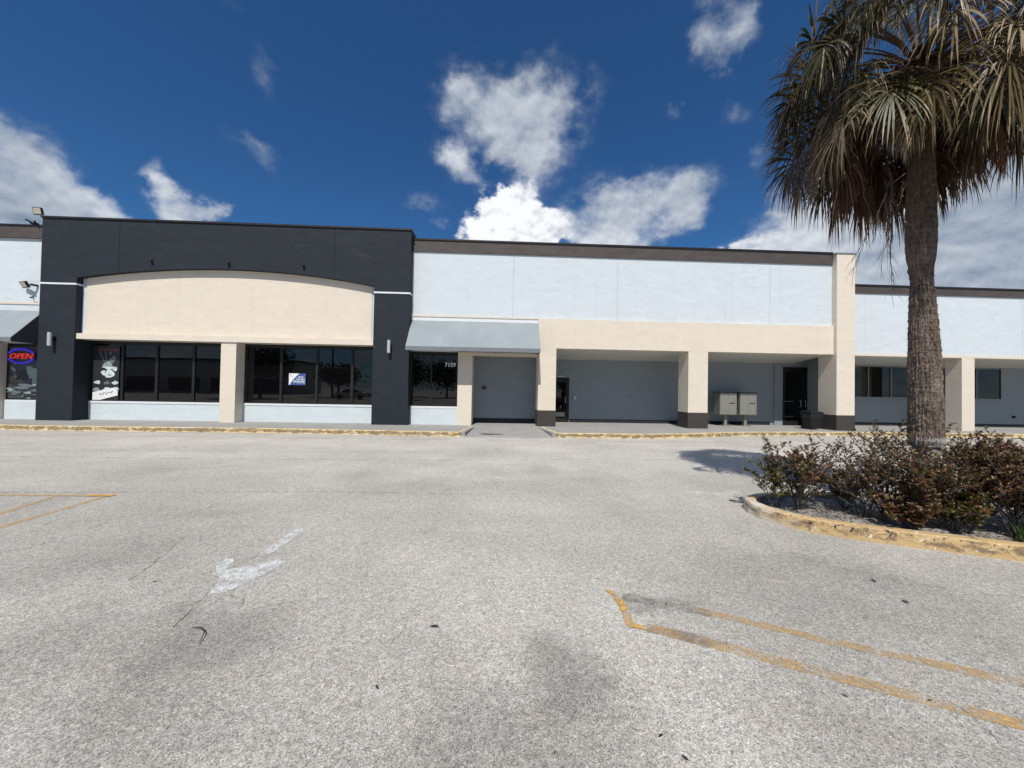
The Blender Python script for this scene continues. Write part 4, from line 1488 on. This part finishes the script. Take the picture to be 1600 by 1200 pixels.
def frond(mb, pm_, az_, el_, plen, blade, nseg, g, rnd, dead=False, z0=5.8, r0_=.15, spread=118, tone=None):
    d = Vector((cos(az_) * cos(el_), sin(az_) * cos(el_), sin(el_)))
    p_ = Vector((PX - .05 + cos(az_) * r0_, PY + sin(az_) * r0_, z0))
    pts = [p_.copy()]
    ns_ = 7
    for i in range(ns_):
        d = (d + Vector((0, 0, -1)) * (g * .16)).normalized()
        p_ = p_ + d * plen / ns_
        pts.append(p_.copy())
    pm_.tube(pts, [.022, .016, .013, .012, .011, .010, .009, .008], 4, 0, False)
    costa = [p_.copy()]
    dirs = [d.copy()]
    nc = 6
    for i in range(nc):
        d = (d + Vector((0, 0, -1)) * (g * .32)).normalized()
        p_ = p_ + d * blade * .34 / nc
        costa.append(p_.copy())
        dirs.append(d.copy())
    side = d.cross(Vector((0, 0, 1)))
    if side.length < .2:
        side = Vector((-sin(az_), cos(az_), 0))
    side.normalize()
    tw_ = rnd.uniform(-.7, .7)
    base_mi = (rnd.choice([0, 0, 1, 1, 2]) if el_ > .5 or rnd.random() < .35 else rnd.choice([1, 2, 2, 3])) if not dead else rnd.choice([0, 0, 1, 1, 2])
    if tone is not None: base_mi = tone
    for k in range(nseg):
        u = -1 + 2 * (k + .5) / nseg
        t_ = 1 - abs(u)
        ci = min(nc, int(t_ * nc))
        f0 = dirs[ci]
        sd = (side * cos(tw_) + f0.cross(side) * sin(tw_)).normalized()
        nrm = sd.cross(f0).normalized()
        ang = radians(spread) * (abs(u) ** .85) * (1 if u > 0 else -1)
        dr = (f0 * cos(ang) + sd * sin(ang) + nrm * (.30 + rnd.uniform(-.12, .12)) * abs(sin(ang))).normalized()
        L = blade * (.62 + .38 * cos(ang * .55)) * rnd.uniform(.82, 1.06) * .82
        q = costa[ci].copy()
        wv_ = (nrm.cross(dr)).normalized()
        if dead:
            wv_ = (wv_ + Vector((rnd.uniform(-.9, .9), rnd.uniform(-.9, .9), 0))).normalized()
        wmax = rnd.uniform(.006, .0125)
        ng = 7
        gg = g * rnd.uniform(.65, 1.5)
        prev = None
        if rnd.random() < .3:
            mi = rnd.choice([0, 1, 2, 3])
        else:
            mi = base_mi
        kink = rnd.randint(2, 5) if rnd.random() < .5 else 99
        dr = (dr + Vector((rnd.uniform(-.12, .12), rnd.uniform(-.12, .12), rnd.uniform(-.1, .1)))).normalized()
        for i in range(ng + 1):
            f_ = i / ng
            wd = wmax * (1 if f_ < .45 else max(.03, 1 - ((f_ - .45) / .55) ** 1.3))
            a_, b2 = q - wv_ * wd, q + wv_ * wd
            if prev is not None:
                b0 = len(mb.v)
                mb.v += [tuple(prev[0]), tuple(prev[1]), tuple(b2), tuple(a_)]
                mb.f.append((b0, b0 + 1, b0 + 2, b0 + 3))
                mb.mi.append(mi if f_ < .8 or dead else (3 if rnd.random() < .35 else mi))
            prev = (a_, b2)
            gk = gg * (.10 + .34 * f_)
            if i == kink: gk += .9
            dr = (dr + Vector((0, 0, -1)) * gk + Vector((rnd.uniform(-.03, .03), rnd.uniform(-.03, .03), 0))).normalized()
            q = q + dr * L / ng


rp = random.Random(77)
gm, dmb, pg_, pd_ = MB(), MB(), MB(), MB()
NG = 84
for i in range(NG):
    f_ = (i + .5) / NG
    az_ = i * 2.39996 + rp.uniform(-.25, .25)
    el_ = radians(82 - 100 * f_ + rp.uniform(-8, 8))
    frond(gm, pg_, az_, el_, rp.uniform(.85, 1.2) * (.8 + .2 * f_), rp.uniform(.85, 1.1), 58, rp.uniform(.6, .95), rp, False, 5.72 + .45 * (1 - f_))
ND = 76
for i in range(ND):
    f_ = (i + .5) / ND
    az_ = i * 2.39996 + 1.1 + rp.uniform(-.3, .3)
    el_ = radians(-2 - 42 * f_ + rp.uniform(-12, 12))
    toward = cos(az_ - radians(-139))           # old fronds have dropped on this side of the trunk
    pl_, bl_ = rp.uniform(.55, 1.25), rp.uniform(.75, 1.05)
    if toward > .2:
        if f_ > .3: continue
        pl_ *= .7
        bl_ *= .8
    if cos(az_ - radians(-49)) > .2:
        pl_ *= .85
        bl_ *= .85
        if f_ > .75: continue
    frond(dmb, pd_, az_, el_, pl_, bl_, 56, rp.uniform(.8, 1.6), rp, True, 5.98 - .25 * f_, spread=80)
# single old fans: pale colour paints in sun (camera side), red brown paints shade (left)
for (a_, e_, pl_, bl_, z_, tn_, sp_a) in ((-150, -12, .45, .80, 5.45, 3, 60), (-160, -5, .50, .80, 5.5, 2, 60), (-75, -5, .85, .85, 5.55, 3, 85), (-62, 0, 1.05, .9, 5.6, 2, 85), (-90, 5, .9, .9, 5.8, 3, 100),
                                          (150, -20, .95, .95, 5.45, 0, 70), (132, -28, 1.15, .9, 5.4, 0, 60), (118, -40, .9, .95, 5.3, 0, 60), (100, -50, .6, .95, 5.2, 0, 60), (165, -5, 1.2, .9, 5.7, 2, 90),
                                          (178, 10, 1.15, .9, 5.8, 2, 95), (140, 0, 1.35, .9, 5.6, 2, 90)):
    frond(dmb, pd_, radians(a_), radians(e_), pl_, bl_, 64, 1.1, rp, True, z_ + .2, spread=sp_a, tone=tn_)
for (a_, e_, pl_, bl_, z_, tn_) in ((131, 38, 1.15, 1.0, 6.1, 1), (152, 30, 1.1, 1.0, 6.05, 2), (112, 28, 1.2, 1.0, 6.0, 0), (165, 48, 1.1, .95, 6.2, 0), (140, 20, 1.25, 1.0, 5.9, 1), (128, 8, 1.3, .95, 5.85, 2), (-178, 35, 1.1, 1.0, 6.1, 1)):
    frond(gm, pg_, radians(a_), radians(e_), pl_, bl_, 60, .8, rp, False, z_, tone=tn_)
crown = gm.build('crown', PALM_GREEN, PT)
pg_.build('petioles', M['petiole'], crown)
skirt = dmb.build('dead_frond_skirt', PALM_DEAD, PT)
skirt['label'] = 'brown hanging skirt of dead fronds'
pd_.build('petioles', M['petiole'], skirt)


def panicle(mb, start, d0, L, g, depth, rnd, r_):
    d = Vector(d0).normalized()
    p_ = Vector(start)
    pts = [p_.copy()]
    n_ = 7
    for i in range(n_):
        d = (d + Vector((rnd.uniform(-.12, .12), rnd.uniform(-.12, .12), -g))).normalized()
        p_ = p_ + d * L / n_
        pts.append(p_.copy())
        if depth > 0 and i > 0:
            sdv = Vector((rnd.uniform(-1, 1), rnd.uniform(-1, 1), rnd.uniform(-.5, .2)))
            panicle(mb, p_, d * .9 + sdv * .6, L * .42, g, depth - 1, rnd, r_ * .55)
    mb.tube(pts, [r_ * (1 - .08 * i) for i in range(n_ + 1)], 3, 0, False)
    return pts


def berries(mb, c, rx, ry, rz, n_, rnd, r_):
    for _ in range(n_):
        while True:
            q = Vector((rnd.uniform(-1, 1), rnd.uniform(-1, 1), rnd.uniform(-1, 1)))
            if q.length < 1: break
        mb.ico((c[0] + q.x * rx, c[1] + q.y * ry, c[2] + q.z * rz), r_ * rnd.uniform(.6, 1.1))


pn_ = MB()
panicle(pn_, (4.85, 4.5, 4.35), (-.2, -.15, -.4), 1.0, .10, 2, rp, .008)
panicle(pn_, (4.95, 4.6, 4.4), (-.1, -.2, -.6), 1.1, .12, 2, rp, .008)
pn_.build('flower_stalk', M['stalk'], PT)['label'] = 'bare dry flower stalks hanging left of the trunk'
bb = MB()
berries(bb, (3.82, 4.74, 4.40), .12, .12, .26, 420, rp, .010)
berries(bb, (3.96, 4.70, 4.25), .10, .12, .18, 180, rp, .010)
for k in range(14):
    panicle(bb, (4.1, 4.7, 4.85), (-.6 + rp.uniform(-.3, .3), rp.uniform(-.2, .2), -.3), .6, .16, 1, rp, .004)
bb.build('berry_cluster', M['berry'], PT)['label'] = 'dark berry cluster at the left of the skirt'
pn_ = MB()
for k in range(9):
    panicle(pn_, (4.75 + rp.uniform(-.2, .2), 4.35 + rp.uniform(-.1, .3), 6.9 + rp.uniform(-.1, .3)), (-.5, -.3, -.2), 1.0, .14, 2, rp, .006)
pn_.build('flower_cluster', M['flower'], PT)['label'] = 'grey green fluffy flower cluster in the crown'


# ------------------------------------------------------------------ shrubs
def leaf_quad(mb, p_, d, n_, L, W, mi):
    s_ = d.cross(n_)
    if s_.length < 1e-4: s_ = Vector((1, 0, 0))
    s_.normalize()
    nn_ = s_.cross(d).normalized()
    b = len(mb.v)
    mb.v += [tuple(p_), tuple(p_ + d * L * .35 + s_ * W * .5 + nn_ * W * .14), tuple(p_ + d * L * .72 + s_ * W * .42 + nn_ * W * .1), tuple(p_ + d * L),
             tuple(p_ + d * L * .72 - s_ * W * .42 + nn_ * W * .1), tuple(p_ + d * L * .35 - s_ * W * .5 + nn_ * W * .14)]
    mb.f += [(b, b + 1, b + 2, b + 3), (b, b + 3, b + 4, b + 5)]
    mb.mi += [mi, mi]


def shrub(x, y, wx, wy, h, nstem, seed, label, weights, lean=(0, 0), bare=.35, dens=1., zb=.09, lsize=1.):
    rnd = random.Random(seed)
    r_ = empty('shrub', (x, y, zb))
    tag(r_, label, 'shrub', 'reddish brown shrubs in the planting island')
    st, lv = MB(), MB()
    pal = [i for i, w_ in enumerate(weights) for _ in range(w_)]

    def grow(p_, d, L, rad_, depth):
        n_ = 4
        pts = [p_.copy()]
        for i in range(n_):
            d = (d + Vector((rnd.uniform(-.2, .2), rnd.uniform(-.2, .2), rnd.uniform(-.04, .14)))).normalized()
            p_ = p_ + d * L / n_
            pts.append(p_.copy())
        st.tube(pts, [rad_ * (1 - .1 * i) for i in range(n_ + 1)], 4, 0, False)
        if depth > 0:
            nb = rnd.randint(3, 4)
            for k in range(nb):
                a = rnd.uniform(0, 2 * pi)
                q = pts[rnd.randint(1, n_)]
                nd = (d * .75 + Vector((cos(a), sin(a), rnd.uniform(-.15, .65))) * .8).normalized()
                grow(q, nd, L * rnd.uniform(.5, .75), rad_ * .6, depth - 1)
        if depth <= 1:
            hh = (pts[-1].z - zb) / h
            if hh > bare * rnd.uniform(.5, 1.3):
                nl = int((13 if depth == 0 else 6) * dens)
                clump_mi = rnd.choice(pal)
                for k in range(nl):
                    f_ = rnd.uniform(.25, 1.05)
                    i = min(n_ - 1, int(f_ * n_))
                    q = pts[i].lerp(pts[i + 1], min(1., f_ * n_ - i))
                    a = rnd.uniform(0, 2 * pi)
                    ldn = (d * .5 + Vector((cos(a), sin(a), rnd.uniform(-.3, .7)))).normalized()
                    nrm = Vector((rnd.uniform(-.6, .6), rnd.uniform(-.6, .6), 1)).normalized()
                    mi = clump_mi if rnd.random() < .6 else rnd.choice(pal)
                    LL = rnd.uniform(.024, .046) * lsize
                    leaf_quad(lv, q, ldn, nrm, LL, LL * .5, mi)
    for k in range(nstem):
        a = 2 * pi * k / nstem + rnd.uniform(-.4, .4)
        rr2 = rnd.uniform(.2, 1.)
        tgt = Vector((cos(a) * wx * .5 * rr2 + lean[0], sin(a) * wy * .5 * rr2 + lean[1], h * rnd.uniform(.6, .78)))
        d = tgt.normalized()
        grow(Vector((x + cos(a) * .03, y + sin(a) * .03, zb - .02)), d, tgt.length * .66, .0095, 3)
    st.build('stems', M['stem'], r_)
    lv.build('foliage', SHRUB, r_)
    return r_


RB = (4, 4, 3, 5, 0, 0)
GR = (3, 4, 4, 3, 0, 1)
shrub(4.06, 4.95, .75, .6, .95, 9, 1, 'leftmost open reddish shrub standing near the kerb nose', RB)
sp_ = shrub(3.86, 5.08, .5, .3, .62, 3, 31, 'low yellow green sprig reaching left over the kerb', (1, 2, 4, 2, 0, 4), lean=(-.25, 0), bare=.4)
shrub(4.78, 5.02, .55, .5, .52, 6, 2, 'small low olive shrub between the leftmost shrub and the tall one', GR)
shrub(5.02, 4.72, 1.15, .8, 1.22, 11, 3, 'tall leafy shrub on bare stems just left of the palm trunk', RB, lean=(.05, .0), bare=.58, dens=.75)
shrub(4.62, 4.62, .8, .6, .98, 8, 41, 'mid height bronze shrub between leftmost shrub and palm', RB, lean=(.1, .1), bare=.55, dens=.6)
shrub(4.72, 4.18, .45, .35, .42, 7, 4, 'short dried red shrub close behind the front kerb', (5, 2, 1, 5, 1, 0), bare=.2)
shrub(4.98, 4.28, .75, .5, .84, 12, 5, 'dense dark shrub right in front of the palm trunk', RB, bare=.25, dens=1.2)
shrub(5.20, 4.12, .6, .4, .52, 8, 6, 'low yellow green shrub at the foot of the palm', (2, 3, 5, 1, 1, 4), bare=.25)
shrub(5.80, 4.42, .9, .7, 1.10, 12, 7, 'dense red brown shrub right of the palm trunk', RB, bare=.25, dens=1.3)
shrub(5.70, 3.95, .8, .5, .85, 10, 8, 'lower purple brown shrub in front of the right hedge', (7, 3, 1, 3, 0, 0), bare=.3, dens=1.1)
shrub(6.25, 4.05, .9, .7, 1.1, 12, 9, 'dense bronze shrub at the right edge of the island view', (4, 3, 3, 5, 1, 0), bare=.25, dens=1.3)
shrub(6.45, 4.75, 1.0, .8, 1.15, 11, 10, 'tall brown shrub behind the right hedge', RB, bare=.3, dens=1.2)
shrub(6.75, 3.6, .9, .7, 1.0, 10, 12, 'brown shrub half outside the right edge of the photo', RB, bare=.3, dens=1.1)
gt = MB()
rg = random.Random(9)
for k in range(26):
    a = rg.uniform(0, 2 * pi)
    p_ = Vector((5.62 + rg.uniform(-.03, .03), 3.86 + rg.uniform(-.03, .03), .09))
    d = Vector((cos(a) * .25, sin(a) * .25, 1)).normalized()
    s_ = Vector((-sin(a), cos(a), 0)) * .007
    L = rg.uniform(.12, .26)
    prev = (p_ - s_, p_ + s_)
    for i in range(1, 5):
        d = (d + Vector((cos(a), sin(a), -.2)) * .1).normalized()
        p_ = p_ + d * L / 4
        wd = s_ * (1 - i / 4.2)
        gt.face([prev[0], prev[1], p_ + wd, p_ - wd])
        prev = (p_ - wd, p_ + wd)
tag(gt.build('grass_tuft', M['grass']), 'single bright green grass tuft beside the yellow kerb under the right shrubs', 'grass tuft')
# leaf litter in the island
ll = MB()
for k in range(4200):
    x, y = rg.uniform(3.5, 7.5), rg.uniform(3.0, 5.6)
    if not inside(x, y, isl): continue
    a = rg.uniform(0, 2 * pi)
    L = rg.uniform(.02, .045)
    leaf_quad(ll, Vector((x, y, .118 + rg.uniform(-.01, .02))), Vector((cos(a), sin(a), rg.uniform(-.1, .3))).normalized(), Vector((0, 0, 1)), L, L * .5, rg.choice([0, 1, 2]))
tag(ll.build('leaf_litter', [PALM_DEAD[1], PALM_DEAD[2], M['deadleaf']]), 'fallen leaves strewn over the island soil', 'leaf litter', kind='stuff')


# ------------------------------------------------------------------ across the car park, seen in the shop glass
CR = empty('parked_car', (-19, -20, 0))
tag(CR, 'silver parked car seen as a reflection low in the right shop window', 'car')
cs = [(-2.2, .45), (-2.15, .75), (-1.4, .9), (-.7, 1.4), (.7, 1.42), (1.5, .98), (2.15, .9), (2.25, .5), (2.2, .3), (-2.2, .3)]
MB().prism([(-19 + x, -20.85, z) for x, z in cs], [(-19 + x, -19.15, z) for x, z in cs]).build('body', plain('car_paint', (.55, .56, .58), .25, .6, .03), CR, bevel=.06)
gl = [(-1.2, .95), (-.65, 1.34), (.65, 1.36), (1.3, 1.0)]
MB().prism([(-19 + x, -19.15, z) for x, z in gl], [(-19 + x, -19.13, z) for x, z in gl]).build('side_window', M['glass'], CR)
for wx in (-1.4, 1.35):
    MB().tube([(-19 + wx, -19.3, .33), (-19 + wx, -19.1, .33)], .33, 20).build('wheel', M['black_plastic'], CR)
OB = empty('opposite_building', (-58, -46, 0))
tag(OB, 'long low pale building across the car park, seen as a reflection in the left window', 'building')
MB().box(-90, -40, -58, -46, 0, 6.4).build('wall', stucco('opposite_wall', (.50, .48, .45), .05), OB)
MB().box(-90.2, -39.8, -58.2, -45.8, 6.4, 6.8).build('coping', M['coping'], OB)
for k in range(6):
    MB().box(-88 + k * 8, -82 + k * 8, -46.05, -46, .3, 3).build('window', M['glass'], OB)


def back_tree(x, y, h, r_, seed, label):
    rnd = random.Random(seed)
    t_ = empty('shade_tree', (x, y, 0))
    tag(t_, label, 'tree', 'shade trees across the car park')
    tb, cb_ = MB(), MB()
    tb.tube([(x, y, 0), (x + .1, y, h * .3), (x, y + .1, h * .6)], [.22, .17, .08], 8)
    for k in range(6):
        a = k * 1.05
        tb.tube([(x, y, h * .3), (x + cos(a) * r_ * .4, y + sin(a) * r_ * .4, h * .6), (x + cos(a) * r_ * .7, y + sin(a) * r_ * .7, h * .75)], [.1, .06, .03], 6)
    for c_ in range(46):
        while True:
            q = Vector((rnd.uniform(-1, 1), rnd.uniform(-1, 1), rnd.uniform(-1, 1)))
            if q.length < 1: break
        cc = Vector((x + q.x * r_ * .8, y + q.y * r_ * .8, h * .66 + q.z * h * .28))
        for k in range(70):
            v = Vector((rnd.gauss(0, 1), rnd.gauss(0, 1), rnd.gauss(0, .8))) * r_ * .17
            dd = Vector((rnd.uniform(-1, 1), rnd.uniform(-1, 1), rnd.uniform(-.6, .6))).normalized()
            leaf_quad(cb_, cc + v, dd, Vector((rnd.uniform(-.5, .5), rnd.uniform(-.5, .5), 1)), .50, .34, 0)
    tb.build('trunk', M['stem'], t_)
    cb_.build('crown', leafmat('shade_tree_leaf', (.05, .075, .025), .2, .5), t_)


for i, (x, y, h, r_, lab) in enumerate([(-31, -20, 7.2, 4.2, 'broad dark tree reflected in the window with the blue sign'), (-25, -30, 5.4, 3.4, 'round low tree reflected behind the blue sign'), (-17, -44, 6.2, 4.6, 'domed tree reflected in the right shop window'),
                                        (-9, -40, 6.6, 5, 'wide tree reflected in the window under the awning'), (-3, -46, 6.8, 5, 'rounded tree reflected under the street number'), (-14, -26, 7.5, 3.0, 'narrow tall tree reflected beside the tower'),
                                        (14, -44, 7.2, 5.5, 'large tree reflected in the dark double entrance'), (30, -40, 7.6, 6, 'large tree reflected in the right wing windows'), (44, -36, 8, 6, 'tree reflected behind the palm trunk'), (60, -40, 8, 6, 'tree reflected at the far right')]):
    back_tree(x, y, h, r_, 100 + i, lab)
up_ = MB()
up_.tube([(-25, -28, 0), (-25, -28, 11)], [.16, .11], 10)
up_.box(-26.2, -23.8, -28.06, -27.94, 10.0, 10.15)
tag(up_.build('utility_pole', M['stem']), 'wooden utility pole reflected in the right shop window', 'utility pole')
